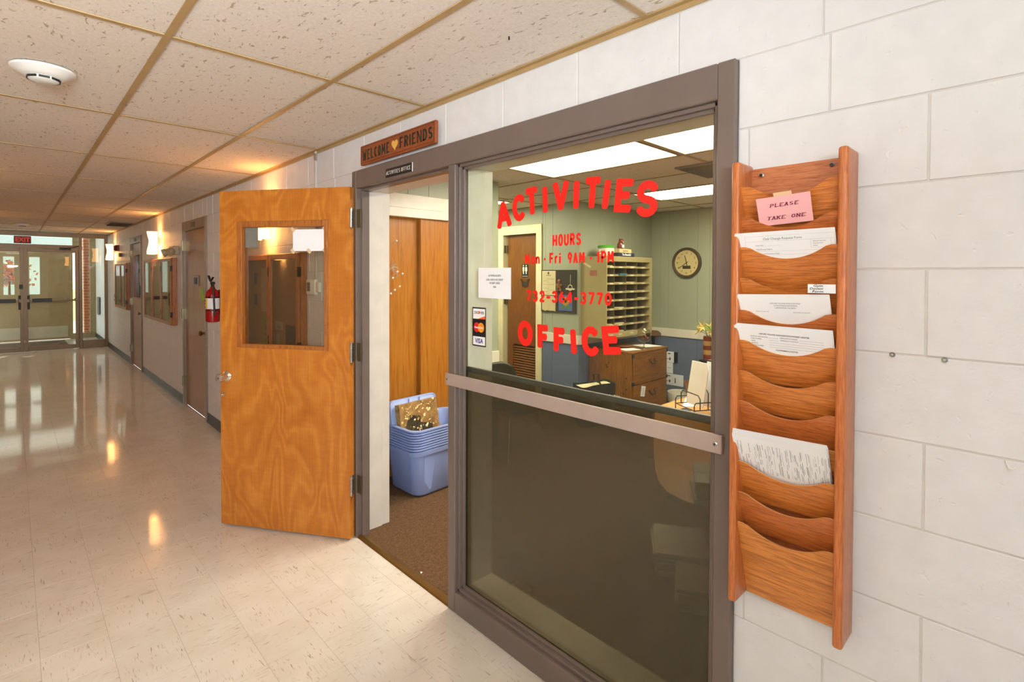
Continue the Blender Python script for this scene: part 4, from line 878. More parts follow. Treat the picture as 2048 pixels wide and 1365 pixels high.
# thermostat and conduit
tt = thing('thermostat', 'white thermostat with a grey screen seen through the door glass', 'thermostat', (0, 3.57, 1.47))
part('body', MB().box(-.030, -.001, 3.50, 3.645, 1.465, 1.575, .010, 3), M_WHITE, tt, 40); part('screen', MB().box(-.0312, -.029, 3.575, 3.625, 1.490, 1.552, .001), plain('lcd', '6f6a58', .3), tt); part('side_box', MB().box(-.024, -.001, 3.455, 3.5, 1.485, 1.555, .003), M_WHITE, tt)
cn = thing('conduit', 'slim metal conduit running down the blocks to the thermostat', 'conduit', (-.006, 3.527, 1.57)); part('channel', MB().box(-.014, -.001, 3.519, 3.535, 1.572, Z-.004, .002), plain('raceway', 'c7bfb2', .4), cn); part('coupling', MB().box(-.017, -.001, 3.515, 3.539, 2.39, 2.44, .003), M_STEEL, cn)
# fire extinguisher
ey = 5.79; fe = thing('fire_extinguisher', 'red fire extinguisher with a green tag on the block wall', 'fire extinguisher', (-.085, ey, 1.13))
XE = -.085
part('cylinder', MB().lathe([(.05, 0), (.062, .008), (.063, .05), (.063, .265), (.055, .30), (.035, .325), (.022, .335), (.020, .35)], (XE, ey, 1.13), seg=24), plain('extinguisher_red', 'a3100f', .25), fe, 40)
part('band', MB().lathe([(.0638, 0), (.0638, .012)], (XE, ey, 1.243), seg=24), M_BLACK, fe); part('neck_band', MB().lathe([(.0636, 0), (.0636, .012)], (XE, ey, 1.372), seg=24), M_BLACK, fe)
part('label', MB().lathe([(.0636, 0), (.0636, .105)], (XE, ey, 1.262), seg=24, caps=False), M_PAPER, fe, 40, label='white instruction label'); lb_ = MB()
for i in range(3): lb_.box(XE-.0655, XE-.0640, ey-.03+.0, ey-.012, 1.275+i*.03, 1.295+i*.03)
part('label_panel', MB().box(XE-.066, XE-.055, ey-.036, ey-.014, 1.265, 1.362), plain('yellow_label', 'd8b53a', .5), fe); part('pictogram', MB().box(XE-.066, XE-.055, ey+.006, ey+.022, 1.335, 1.352).box(XE-.066, XE-.055, ey+.006, ey+.022, 1.302, 1.322).box(XE-.066, XE-.055, ey+.006, ey+.022, 1.27, 1.288), plain('maroon', '8a2a20', .5), fe)
v = MB(); v.cyl((XE, ey, 1.47), (XE, ey, 1.52), .016).box(XE-.02, XE+.02, ey-.012, ey+.012, 1.505, 1.53); part('valve', v, M_DARKM, fe)
v = MB(); v.obox((XE-.02, ey-.055, 1.555), (0, -.93, .37), (1, 0, 0), (0, .37, .93), .055, .009, .004); v.obox((XE-.02, ey+.03, 1.565), (0, .8, .6), (1, 0, 0), (0, -.6, .8), .04, .010, .005); part('handle', v, M_BLACK, fe)
part('hose', MB().tube([(XE, ey-.02, 1.515), (XE-.01, ey-.06, 1.50), (XE-.01, ey-.075, 1.42), (XE, ey-.072, 1.2)], .009), M_BLACK, fe)
part('tag', MB().obox((XE-.075, ey+.075, 1.40), (0, .96, -.28), (1, 0, 0), (0, .28, .96), .045, .0006, .062), plain('lime_tag', '8fbf2a', .6), fe, label='lime green inspection tag'); part('wall_hook', MB().box(XE+.055, -.001, ey-.03, ey+.03, 1.2, 1.45), M_DARKM, fe)
# emergency light, horn, pull station
el = thing('emergency_light', 'beige twin-head emergency light above the three-door case', 'emergency light', (-.03, 7.72, 1.84)); part('housing', MB().box(-.07, -.001, 7.62, 7.86, 1.85, 1.96, .012, 2), plain('beige_plastic', 'b8a684', .4), el)
for y in (7.60, 7.90): h = part('lamp_head', MB().lathe([(.02, 0), (.045, .03), (.052, .07), (.05, .075)], (-.06, y, 1.90), (-.8, (.3 if y > 7.7 else -.3), -.35), 16), plain('beige_plastic', 'b8a684'), el, 40)
fh = thing('alarm_horn', 'dark red fire alarm horn high on the block wall by the entrance', 'alarm', (-.03, 12.75, 2.05)); part('horn', MB().lathe([(.06, 0), (.065, .02), (.04, .05), (.02, .05)], (-.03, 12.75, 2.11), (-1, 0, 0), 16), plain('horn_red', '6a1a14', .4), fh, 40); part('base', MB().box(-.035, -.001, 12.69, 12.81, 2.05, 2.17, .004), plain('horn_red', '6a1a14'), fh); part('junction_box', MB().box(-.05, -.001, 12.3, 12.42, 1.93, 2.0, .004), plain('bronze_box', '5a4028', .4), fh)
pl = thing('pull_station', 'red fire alarm pull station on the block wall near the entrance', 'alarm', (-.02, 12.95, 1.06)); part('body', MB().box(-.05, -.001, 12.87, 13.03, 1.06, 1.20, .006), plain('pull_red', '8c1512', .35), pl); part('handle', MB().box(-.062, -.05, 12.89, 13.01, 1.10, 1.13, .003), M_WHITE, pl)
# ceiling things
def detector(x, y, label, r=.075):
    t = thing('smoke_detector', label, 'smoke detector', (x, y, Z-.055)); part('base', MB().lathe([(r*1.42, 0), (r*1.40, -.008), (r*1.05, -.024), (r*.78, -.034)], (x, y, Z-.003), seg=32), M_WHITE, t, 40)
    part('head', MB().lathe([(r*.70, 0), (r*.66, -.012), (r*.45, -.018), (0, -.018)], (x, y, Z-.036), seg=28), M_WHITE, t, 40); b = MB()
    for i in range(8): a = i*PI/4; b.obox((x+math.cos(a)*r*.69, y+math.sin(a)*r*.69, Z-.043), (math.cos(a), math.sin(a), 0), (-math.sin(a), math.cos(a), 0), (0, 0, 1), .002, .017, .0042)
    part('vent_slots', b, M_BLACK, t); return t
detector(-1.42, 2.925, 'white smoke detector on the near corridor ceiling'); detector(-1.384, 12.25, 'small distant smoke detector on the far corridor ceiling', .06)
v2 = thing('ceiling_vent', 'dark square vent far down the corridor ceiling', 'vent', (-.2, 11.0, Z)); b = MB()
for q in rects(-.36, -.03, 10.75, 11.35, [(-.34, -.05, 10.77, 11.33)]): b.box(q[0], q[1], q[2], q[3], Z-.012, Z-.001)
part('frame', b, plain('vent_metal', '6f6758'), v2)
for i in range(8): part('slat', MB().obox((-.195, 10.80+i*.072, Z-.008), (1, 0, 0), (0, .8, -.6), (0, .6, .8), .145, .03, .0012), plain('vent_slat', '5d5646'), v2)
xs_ = thing('exit_sign', 'red lit EXIT sign over the glazed entrance doors', 'exit sign', (-1.36, YE-.1, 2.215)); part('housing', MB().box(-1.49, -1.235, YE-.13, YE-.06, 2.215, 2.36, .004), plain('exit_dark', '7a2a14', .5), xs_)
part('lettering', MB().text('EXIT', lambda u, v: (-1.3625+u, YE-.1305, 2.245+v), .125, 'CENTER', .03, .85), glow('exit_red', 'c4281a', .45), xs_)
solo('wire_stub', MB().tube([(-.237, 1.354, Z), (-.237, 1.354, Z-.012)], .003), M_BLACK, 'tiny dark wire stub in the near ceiling board', 'wire')
# ------------------------------------------------------------------ the office furniture
# nested blue storage bins
M_BLUE = plain('blue_plastic', '98abde', .38, var=.03); bx, by = .80, 3.30
def loop(hx, hy, z, r, cx=bx, cy=by, rot=.04, n=6):
    pts = []
    for sx, sy, a0 in ((1, 1, 0), (-1, 1, 90), (-1, -1, 180), (1, -1, 270)):
        for i in range(n+1):
            a = math.radians(a0+90*i/n); x, y = sx*(hx-r)+r*math.cos(a), sy*(hy-r)+r*math.sin(a); pts.append((cx+x*math.cos(rot)-y*math.sin(rot), cy+x*math.sin(rot)+y*math.cos(rot), z))
    return pts
def bin_shape(z0, z1, low=True):
    b = MB(); HX, HY = .305, .205
    f = lambda z: 1-.12*(z1-z)/(.36)
    rg = [loop(HX*f(z0)-.02, HY*f(z0)-.02, z0+.0005, .07), loop(HX*f(z0)-.003, HY*f(z0)-.003, z0+.02, .07), loop(HX*f(z1-.035)-.008, HY*f(z1-.035)-.008, z1-.035, .075), loop(HX+.012, HY+.012, z1-.033, .08), loop(HX+.016, HY+.016, z1-.004, .08), loop(HX+.010, HY+.010, z1, .08), loop(HX-.004, HY-.004, z1-.004, .075), loop(HX*f(z1-.04)-.014, HY*f(z1-.04)-.014, z1-.04, .07), loop(HX*f(z0)-.012, HY*f(z0)-.012, z0+.022, .065), loop(HX*f(z0)-.03, HY*f(z0)-.03, z0+.006, .06)]
    b.rings(rg); return b
BG = 'nested blue storage bins'
base_z = .006
t = thing('storage_bin', 'lowest blue plastic bin carrying the nested stack, its whole body showing', 'bin', (bx, by, base_z), BG); part('tub', bin_shape(base_z, .352), M_BLUE, t, 50)
g = MB()
for dx, sgn in ((-.17, 1), (.02, -1)):
    q = [(bx+dx+.04*sgn*0, by-.178-.0, .045), (bx+dx+.03*sgn, by-.197, .315)]
# raised corner panels of the lowest bin
for sx in (-1, 1):
    p = MB(); x0 = bx+sx*.19
    p.prism([(x0-.085*sx, by-.207, .315), (x0+.02*sx, by-.207, .315), (x0+.00*sx, by-.186, .05), (x0-.055*sx, by-.186, .05)], (0, .02, 0)); part('corner_panel', p, M_BLUE, t)
NB = 8
for i in range(NB):
    zt = .372+.0185*i+.0
    lab = ['second blue bin from the floor, nested in the lowest one'] + ['blue bin rim in the nested stack, %s rim above the lowest bin' % w_ for w_ in ('second', 'third', 'fourth', 'fifth', 'sixth', 'seventh')] + ['topmost blue bin of the nested stack, holding a lid and package']
    t = thing('storage_bin', lab[i], 'bin', (bx, by, zt-.3), BG); b = MB(); HX, HY = .305, .205
    rg = [loop(HX-.040, HY-.040, zt-.30+.0005*i, .07), loop(HX-.014, HY-.014, zt-.02, .075), loop(HX+.000, HY+.000, zt-.0180, .08), loop(HX+.002, HY+.002, zt-.0125, .08), loop(HX+.018, HY+.018, zt-.0115, .08), loop(HX+.018, HY+.018, zt-.002, .08), loop(HX+.012, HY+.012, zt, .08), loop(HX-.010, HY-.010, zt-.003, .075), loop(HX-.019, HY-.019, zt-.02, .07), loop(HX-.044, HY-.044, zt-.296+.0005*i, .065)]
    b.rings(rg); part('tub', b, M_BLUE, t, 50)
ZT = .372+.0185*(NB-1)
ld = thing('bin_lid', 'light blue bin lid standing upright in the topmost bin', 'lid', (.70, 3.40, .40))
def tilt(cx, cy, cz, w_, h_, th_, rx, rz, r=.04, n=5):
    """upright rounded slab leaning back"""
    R3 = Matrix.Rotation(rz, 3, 'Z') @ Matrix.Rotation(rx, 3, 'X'); pr = []
    for sx, sz, a0 in ((1, 1, 0), (-1, 1, 90), (-1, -1, 180), (1, -1, 270)):
        for i in range(n+1): a = math.radians(a0+90*i/n); pr.append((sx*(w_/2-r)+r*math.cos(a), sz*(h_/2-r)+r*math.sin(a)))
    T = lambda x, y, z: Vector((cx, cy, cz))+R3 @ Vector((x, y, z)); return pr, T
pr, T = tilt(.70, 3.385, .52, .44, .30, .02, -.16, .08)
b = MB(); b.rings([[T(x*.97, -.012, z*.96) for x, z in pr], [T(x, -.010, z) for x, z in pr], [T(x, .010, z) for x, z in pr], [T(x*.97, .012, z*.97) for x, z in pr]]); part('panel', b, plain('pale_blue_plastic', 'b2c4f0', .4), ld, 40)
b = MB(); b.rings([[T(x*.995, -.014, z*.995) for x, z in pr], [T(x, -.010, z) for x, z in pr], [T(x*.95, -.010, z*.93) for x, z in pr], [T(x*.955, -.016, z*.935) for x, z in pr]], caps=False); part('rim', b, M_BLUE, ld, 40)
for x in (-.05, .05): c = T(x, -.016, .11); part('rib', MB().box(c.x-.003, c.x+.003, c.y-.004, c.y+.004, c.z-.03, c.z+.03), M_BLUE, ld)
pk = thing('wrapped_package', 'brown package in crinkled clear film leaning in the topmost blue bin', 'package', (.70, 3.31, .40))
pr, T = tilt(.695, 3.325, .50, .36, .29, .05, -.2, .10, .004, 1)
def m_card():
    x = N('kraft_film'); n = x.noise(x.coord('Object', (9, 9, 9)), 2.2, 3, .6, .8); x.set(base=x.ramp(n, [(.3, C('8d6a40')), (.5, C('b08a55')), (.75, C('c9a468'))]), rough=.42, spec=.4); return x.m
b = MB(); b.rings([[T(x, -.025, z) for x, z in pr], [T(x, .025, z) for x, z in pr]]); part('card_box', b, m_card(), pk)
def m_film():
    x = N('crinkled_film'); t_ = x.n('BsdfTransparent', {'Color': (1, .97, .9, 1)}); h = x.noise(x.coord('Object', (7, 7, 5)), 2.2, 2, .5, 1.0); bm2_ = x.n('Bump', {'Height': h, 'Strength': 1.0, 'Distance': .03})
    g_ = x.n('BsdfGlossy', {'Color': (.8, .6, .32, 1), 'Roughness': .2, 'Normal': bm2_.outputs[0]}); mx = x.n('MixShader', {0: .2, 1: t_.outputs[0], 2: g_.outputs[0]}); x.l(mx.outputs[0], x.out.inputs[0]); return x.m
b = MB(); gx, gzn = 14, 10; random.seed(11); vv = [[b.bm.verts.new(T(-.18+.36*i/gx, -.029-random.uniform(0, .010), -.145+.29*k_/gzn)) for i in range(gx+1)] for k_ in range(gzn+1)]
for k_ in range(gzn):
    for i in range(gx): b.bm.faces.new((vv[k_][i], vv[k_][i+1], vv[k_+1][i+1], vv[k_+1][i]))
part('film', b, m_film(), pk)
pr2 = [(-.12, .02), (-.05, .05), (.02, -.02), (.10, -.03), (.12, -.09), (.05, -.13), (-.10, -.14), (-.15, -.05)]
part('printed_patch', MB().face([T(x, -.0256, z) for x, z in pr2]), plain('dark_olive_print', '3a3520', .6), pk)
b = MB(); b.text('UNO', lambda u, v: tuple(T(-.10+u, -.0262, .025+v-u*.25)), .05, 'LEFT', .03, .9, .2); part('lettering', b, M_INK, pk)
# branch with white berries by the closet door
br = thing('berry_branch', 'pale twig spray with white berries in front of the closet doors', 'branch', (.30, 3.42, 0)); b = MB(); random.seed(5)
b.tube([(.29, 3.42, .006), (.30, 3.42, .9), (.33, 3.40, 1.5)], .006)
tips = [(.43, 3.2, 1.846), (.38, 3.25, 1.86), (.478, 3.2, 1.615), (.45, 3.22, 1.63), (.40, 3.2, 1.585), (.455, 3.2, 1.525), (.415, 3.2, 1.50), (.385, 3.2, 1.475)]
for tp in tips:
    r0 = Vector((.34, 3.36, tp[2]-random.uniform(.05, .2))); tp = Vector(tp); mid = (r0+tp)/2+Vector((0, 0, .03)); b.tube([Vector((.325, 3.40, r0.z-.1)), r0, mid, tp], [.003, .0025, .002, .0012], 6)
for i in range(26):
    c = Vector((.40, 3.2, 1.66)); d = Vector((random.uniform(-.5, 1), random.uniform(-.4, .4), random.uniform(-.8, 1))).normalized()*random.uniform(.03, .075); b.tube([c-Vector((.05, -.1, .08)), c, c+d*.6+Vector((0, 0, .006)), c+d], .0011, 5)
part('twigs', b, plain('silver_twig', 'b9a593', .6), br)
for tp in tips: part('berry', MB().ball(tp, .0075, 2), plain('white_berry', 'f3ead9', .4), br, 60)
# chair in front of the closet corner
ch = thing('shell_chair', 'dark shell chair with thin chrome legs seen through the lower glass', 'chair', (1.68, 3.30, 0))
b = MB(); nu, nv = 12, 14; prof = [(-.225, .425), (-.215, .445), (-.12, .440), (.0, .425), (.10, .425), (.17, .445), (.205, .50), (.222, .60), (.232, .70), (.238, .78), (.242, .805)]
rows = []
for y, z in prof:
    back = z > .5; hw = .235 if not back else .235-.06*(z-.5)/.3; row = []
    for i in range(nu+1):
        u = i/nu*2-1; e = abs(u)**3; row.append((1.68+u*hw, 3.30+y-(.06*e if back else 0)+(.02*e if not back and y < -.2 else 0), z+(.035*e if not back else -.055*e if z > .77 else 0)))
    rows.append(row)
b.rings(rows, closed=False); me_s = part('seat_shell', b, plain('dark_olive_shell', '2c2820', .35), ch, 60)
md = me_s.modifiers.new('thick', 'SOLIDIFY'); md.thickness = .012
for x, y in ((1.415, 3.09), (1.945, 3.085), (1.965, 3.515), (1.43, 3.52)):
    sx = 1 if x > 1.68 else -1; sy = 1 if y > 3.3 else -1
    part('leg', MB().tube([(1.68+sx*.05, 3.30+sy*.05, .405), (1.68+sx*.16, 3.30+sy*.12, .400), (x, y, .006)], .009, 10), M_CHROME, ch, 50)
part('seat_bracket', MB().box(1.60, 1.76, 3.22, 3.38, .398, .416, .003), M_DARKM, ch)
# bulletin board with pinned things
bb_ = thing('bulletin_board', 'dark bulletin board hung on the green wall beside the restroom door', 'board', (X1-.01, 4.09, 1.163)); XB_ = X1-.016
part('board', MB().box(XB_, X1-.0005, 3.822, 4.358, 1.163, 1.665, .002), plain('charcoal_felt', '3a362c', .9, bump=.3, bscale=200), bb_)
part('edge', sum_boxes([(XB_-.004, X1-.001, 3.816, 3.824, 1.16, 1.668), (XB_-.004, X1-.001, 4.355, 4.363, 1.16, 1.668), (XB_-.004, X1-.001, 3.82, 4.36, 1.158, 1.166), (XB_-.004, X1-.001, 3.82, 4.36, 1.662, 1.67)]), plain('board_edge', '2b271d', .5), bb_)
n1 = solo('notice', MB().box(XB_-.003, XB_-.001, 4.13, 4.35, 1.365, 1.66), plain('cream_paper', 'd8caa0', .7), 'cream notice with a small emblem, upper one on the bulletin board', 'notice')
b = MB(); put = onwall(4.33, 1.62, XB_-.0036)
b.text('NOTICE', onwall(4.24, 1.598, XB_-.0036), .02, 'CENTER', .02)
for i in range(9): b.ribbon([(.0 if i % 2 else .06, -.06-i*.022), (.10 if i % 3 else .18, -.06-i*.022)], .0025, put, False)
b.lathe([(.016, 0), (0, .0001)], (XB_-.0036, 4.245, 1.632), (-1, 0, 0), 10); part('print', b, plain('brown_ink', '5a4a38', .8), n1, kind='stuff')
random.seed(2); tp = [(4.35-.0-i*.02, 1.175+random.uniform(-.006, .006)) for i in range(12)]
solo('notice', MB().prism([(XB_-.003, y, z) for y, z in tp]+[(XB_-.003, 4.13, 1.355), (XB_-.003, 4.35, 1.358)], (.002, 0, 0)), plain('parchment', 'cdb98c', .75), 'parchment with a ragged lower edge, under the cream notice on the bulletin board', 'notice')
pt = solo('picture', MB().box(XB_-.003, XB_-.001, 3.87, 4.08, 1.185, 1.375), plain('blue_print', '52689a', .6), 'blue picture of a sunflower pinned low on the bulletin board', 'picture')
for i in range(12): a = i*PI/6; part('petal', MB().obox((XB_-.0038, 3.97+.035*math.cos(a), 1.30+.035*math.sin(a)), (0, math.cos(a), math.sin(a)), (1, 0, 0), (0, -math.sin(a), math.cos(a)), .022, .0006, .008), plain('petal_amber', 'c98a2c', .6), pt)
part('flower_centre', MB().lathe([(.018, 0), (0, .003)], (XB_-.0042, 3.97, 1.30), (-1, 0, 0), 14), plain('seed_brown', '4a3014', .7), pt); part('leaf_print', MB().prism([(XB_-.0036, 4.04, 1.20), (XB_-.0036, 4.02, 1.245), (XB_-.0036, 3.975, 1.27), (XB_-.0036, 3.985, 1.21)], (.0005, 0, 0)).prism([(XB_-.0036, 3.90, 1.20), (XB_-.0036, 3.91, 1.24), (XB_-.0036, 3.955, 1.27), (XB_-.0036, 3.95, 1.21)], (.0005, 0, 0)), plain('leaf_green', '4f7a3c', .6), pt, kind='stuff')
gm = thing('gingerbread_ornament', 'brown gingerbread figure ornament on the bulletin board', 'ornament', (XB_-.01, 4.07, 1.42)); b = MB(); x = XB_-.008
b.ball((x, 4.07, 1.535), .026, 2, (.35, 1, 1)); b.tube([(x, 4.07, 1.51), (x, 4.07, 1.455)], [.024, .03], 10).tube([(x, 4.07, 1.495), (x, 4.115, 1.485)], [.015, .013], 8).tube([(x, 4.07, 1.495), (x, 4.025, 1.485)], [.015, .013], 8).tube([(x, 4.08, 1.455), (x, 4.098, 1.415)], [.018, .014], 8).tube([(x, 4.06, 1.455), (x, 4.042, 1.415)], [.018, .014], 8)
part('body', b, plain('gingerbread', '8a5a34', .7), gm, 50); part('icing', MB().ball((x-.012, 4.07, 1.535), .010, 1, (.3, 1, 1)).ball((x-.022, 4.07, 1.49), .007, 1).ball((x-.022, 4.07, 1.465), .007, 1), plain('icing_red', 'a8402e', .5), gm)
kh = thing('wreath_ornament', 'small white wreath ornament hanging on a string on the bulletin board', 'ornament', (XB_-.008, 3.90, 1.42)); b = MB(); b.tube([(XB_-.006, 3.90+.032*math.cos(a), 1.46+.032*math.sin(a)) for a in [2*PI*i/18 for i in range(19)]], .006, 8); part('ring', b, plain('bone_white', 'cfc8a4', .5), kh, 60)
part('wings', MB().obox((XB_-.006, 3.90, 1.445), (0, 1, 0), (1, 0, 0), (0, 0, 1), .065, .004, .010), plain('bone_white', 'cfc8a4'), kh); part('string', MB().tube([(XB_-.004, 3.90, 1.49), (XB_-.004, 3.897, 1.615)], .003, 6), plain('bone_white', 'cfc8a4'), kh)
# mail sorter
YS = 3.43; sx0, sx1 = 3.24, 4.19
ms = thing('mail_sorter', 'tall beige metal mail sorter of pigeonholes on the office wall', 'mail sorter', (3.71, 3.61, .895))
part('side_panel', MB().box(sx0, sx0+.015, YS, Y1-.001, .895, 1.825, .002), M_BEIGEM, ms); part('side_panel', MB().box(sx1-.05, sx1, YS, Y1-.001, .895, 1.825, .002), M_BEIGEM, ms)
part('top_panel', MB().box(sx0+.015, sx1-.05, YS, Y1-.001, 1.765, 1.825, .002), M_BEIGEM, ms); part('bottom_rail', MB().box(sx0+.015, sx1-.05, YS, Y1-.001, .895, .955, .002), M_BEIGEM, ms); part('back_panel', MB().box(sx0+.015, sx1-.05, Y1-.02, Y1-.001, .955, 1.765), plain('sorter_inside', '5c5130', .6), ms)
shz = [1.70, 1.607, 1.513, 1.415, 1.322, 1.222, 1.127, 1.040]; cols = [sx0+.015, 3.407, 3.642, 3.87, sx1-.05]
M_SORT = plain('sorter_shelf', 'a08f5e', .45)
for z in shz: sh_ = part('shelf', MB().box(cols[0], cols[-1], YS+.003, Y1-.02, z-.006, z+.004).box(cols[0], cols[-1], YS+.001, YS+.004, z-.010, z+.012), M_SORT, ms)
for x in cols[1:-1]: part('divider', MB().box(x-.003, x+.003, YS+.012, Y1-.02, .955, 1.765), plain('sorter_inside', '7d7048'), ms)
for k_, z in enumerate(shz+[.93]):
    for c_ in range(4): a = cols[c_]+(cols[c_+1]-cols[c_])*.3; part('name_label', MB().box(a, a+.07, YS-.0022, YS+.0009, z-.008, z+.009), plain('label_cream', 'd3c9a4', .6), ms)
random.seed(8)
for k_, c_ in ((0, 0), (0, 2), (0, 3), (1, 0), (1, 3), (2, 1), (2, 2), (3, 2), (3, 3), (4, 3), (6, 0), (7, 1), (7, 0), (8, 1), (5, 1)):
    z = (shz+[.955])[k_]+.0045; a = cols[c_]+.02; e = cols[c_+1]-.02
    tag(solo('envelope', MB().box(a, e, YS+.015+random.uniform(0, .03), YS+.26, z, z+random.uniform(.004, .016), .001), plain('envelope_cream', 'c4b88e', .7), 'cream envelopes lying in a pigeonhole of the beige mail sorter', 'envelope', 'mail in the pigeonholes'))
solo('blue_folder', MB().box(3.47, 3.62, YS-.02, YS+.2, 1.6115, 1.628, .002), plain('teal_folder', '2f6f86', .5), 'teal blue folder sticking out of a pigeonhole', 'folder')
solo('paper_tag', MB().obox((sx0-.002, 3.70, 1.725), (0, .90, .44), (1, 0, 0), (0, -.44, .90), .06, .001, .012), plain('cream_paper', 'd8caa0'), 'cream paper strip stuck on the side of the mail sorter', 'label')
solo('faded_sticker', MB().box(sx0-.0015, sx0-.0005, 3.56, 3.66, 1.60, 1.665), plain('faded_pink', 'a8685a', .8), 'faded pink sticker on the side of the mail sorter', 'sticker')
# on top of the sorter
b1 = thing('book', 'dark blue book lettered The Beautiful, lower of two on the mail sorter', 'book', (3.63, 3.50, 1.826)); part('cover', MB().box(3.47, 3.80, 3.435, 3.64, 1.826, 1.868, .002), plain('navy_cloth', '232a40', .6), b1); part('lettering', MB().text('The Beautiful', lambda u, v: (3.635+u, 3.4342, 1.837+v), .036, 'CENTER', .02, .95), M_PAPER, b1)
b2 = thing('book', 'cream book lettered Journey, upper of two on the mail sorter', 'book', (3.63, 3.52, 1.868)); part('cover', MB().box(3.505, 3.755, 3.445, 3.62, 1.8685, 1.915, .002), plain('cream_cloth', 'd2bd88', .6), b2); part('lettering', MB().text('Journey', lambda u, v: (3.63+u, 3.4442, 1.882+v), .034, 'CENTER', .01, .95), plain('brown_ink', '5a4a38'), b2)
fg = thing('bear_figurine', 'small brown bear figurine standing on the two books', 'figurine', (3.62, 3.51, 1.915)); M_BEAR = plain('russet_glaze', '7a3524', .25)
part('body', MB().lathe([(.030, 0), (.040, .02), (.038, .05), (.028, .075)], (3.62, 3.51, 1.9155), seg=16), M_BEAR, fg, 60); hd_ = part('head', MB().ball((3.62, 3.50, 2.005), .030, 2), M_BEAR, fg, 60)
part('ear', MB().ball((3.598, 3.505, 2.030), .010, 1), M_BEAR, hd_, 60); part('ear', MB().ball((3.642, 3.505, 2.030), .010, 1), M_BEAR, hd_, 60); part('muzzle', MB().ball((3.62, 3.473, 1.998), .012, 1), plain('muzzle_tan', 'b98a66', .5), hd_, 60); part('bib', MB().box(3.600, 3.640, 3.468, 3.476, 1.93, 1.965, .003), M_PAPER, fg)
jr = thing('jar', 'white tub with a bright green lid on the mail sorter', 'jar', (3.46, 3.60, 1.826)); part('tub', MB().lathe([(.085, 0), (.095, .01), (.095, .09), (.09, .10)], (3.46, 3.60, 1.826), seg=24), plain('tub_white', 'd9d4c0', .4), jr, 40); part('lid', MB().lathe([(.097, 0), (.098, .02), (.09, .028), (0, .028)], (3.46, 3.60, 1.9265), seg=24), plain('lid_green', '4fae2c', .4), jr, 40); part('handle', MB().tube([(3.365, 3.60, 1.90), (3.33, 3.60, 1.90), (3.325, 3.60, 1.86), (3.366, 3.60, 1.85)], .007), plain('tub_white', 'd9d4c0'), jr)
# pine file cabinet
cx0, cx1, cy0, cy1 = 3.37, 4.115, 3.17, 3.77
fcab = thing('file_cabinet', 'two-drawer knotty pine file cabinet below the mail sorter', 'cabinet', (3.74, 3.47, .005))
part('carcass', MB().box(cx0, cx1, cy0+.012, cy1-.16, .005, .74, .003), M_PINE, fcab); part('rear_section', MB().box(cx0+.004, cx1-.004, cy1-.159, cy1, .005, .738, .002), wood('plain_brown', '6e4428', '8f6038', 'z', 3, .5), fcab, label='plain brown rear section'); part('top', MB().box(cx0-.006, cx1+.006, cy0-.004, cy1, .7402, .760, .004), M_PINE, fcab)
M_PINEH = wood('pine_level', '6a3f0b', '966114', 'x', 2, .4)
for z0, z1, n_ in ((.395, .735, 'upper'), (.04, .385, 'lower')):
    d = part('drawer', MB().box(cx0+.02, cx1-.02, cy0-.004, cy0+.011, z0, z1, .003), M_PINEH, fcab); xc = (cx0+cx1)/2+.02; zc = (z0+z1)/2+.055
    if n_ == 'lower': zc = .265
    part('bail_pull', MB().tube([(xc-.05, cy0-.008, zc+.02), (xc-.05, cy0-.024, zc+.005), (xc-.035, cy0-.028, zc-.018), (xc+.035, cy0-.028, zc-.018), (xc+.05, cy0-.024, zc+.005), (xc+.05, cy0-.008, zc+.02)], .006), M_DARKM, d); part('pull_plate', MB().box(xc-.062, xc-.038, cy0-.009, cy0-.0041, zc+.005, zc+.035, .002).box(xc+.038, xc+.062, cy0-.009, cy0-.0041, zc+.005, zc+.035, .002), M_DARKM, d, kind='stuff')
for x, z in ((cx0, .70), (cx0, .39), (cx1-.03, .70), (cx1-.03, .39)): part('corner_bracket', MB().box(x-.001, x+.031, cy0-.006, cy0+.012, z, z+.035, .001), M_BLACK, fcab)
kn_ = MB(); random.seed(4)
for i in range(9): kn_.lathe([(random.uniform(.006, .013), 0), (0, .0003)], (cx0-.0004, random.uniform(3.22, 3.58), random.uniform(.1, .7)), (-1, 0, 0), 9)
part('knots', kn_, plain('knot_brown', '3c1d06', .5), fcab, kind='stuff')
tg = solo('paper_tag', MB().obox((3.575, cy0-.006, .305), (.97, 0, -.2), (0, 1, 0), (.2, 0, .97), .042, .0012, .058), M_PAPER, 'white note taped to the lower drawer of the pine cabinet', 'label'); b = MB()
for i in range(4): b.ribbon([(.55, .03-i*.02), (.60, .03-i*.02)], .003, lambda u, v: (3.0+u, cy0-.0078, .305+v), False)
part('print', b, M_GREYINK, tg, kind='stuff')
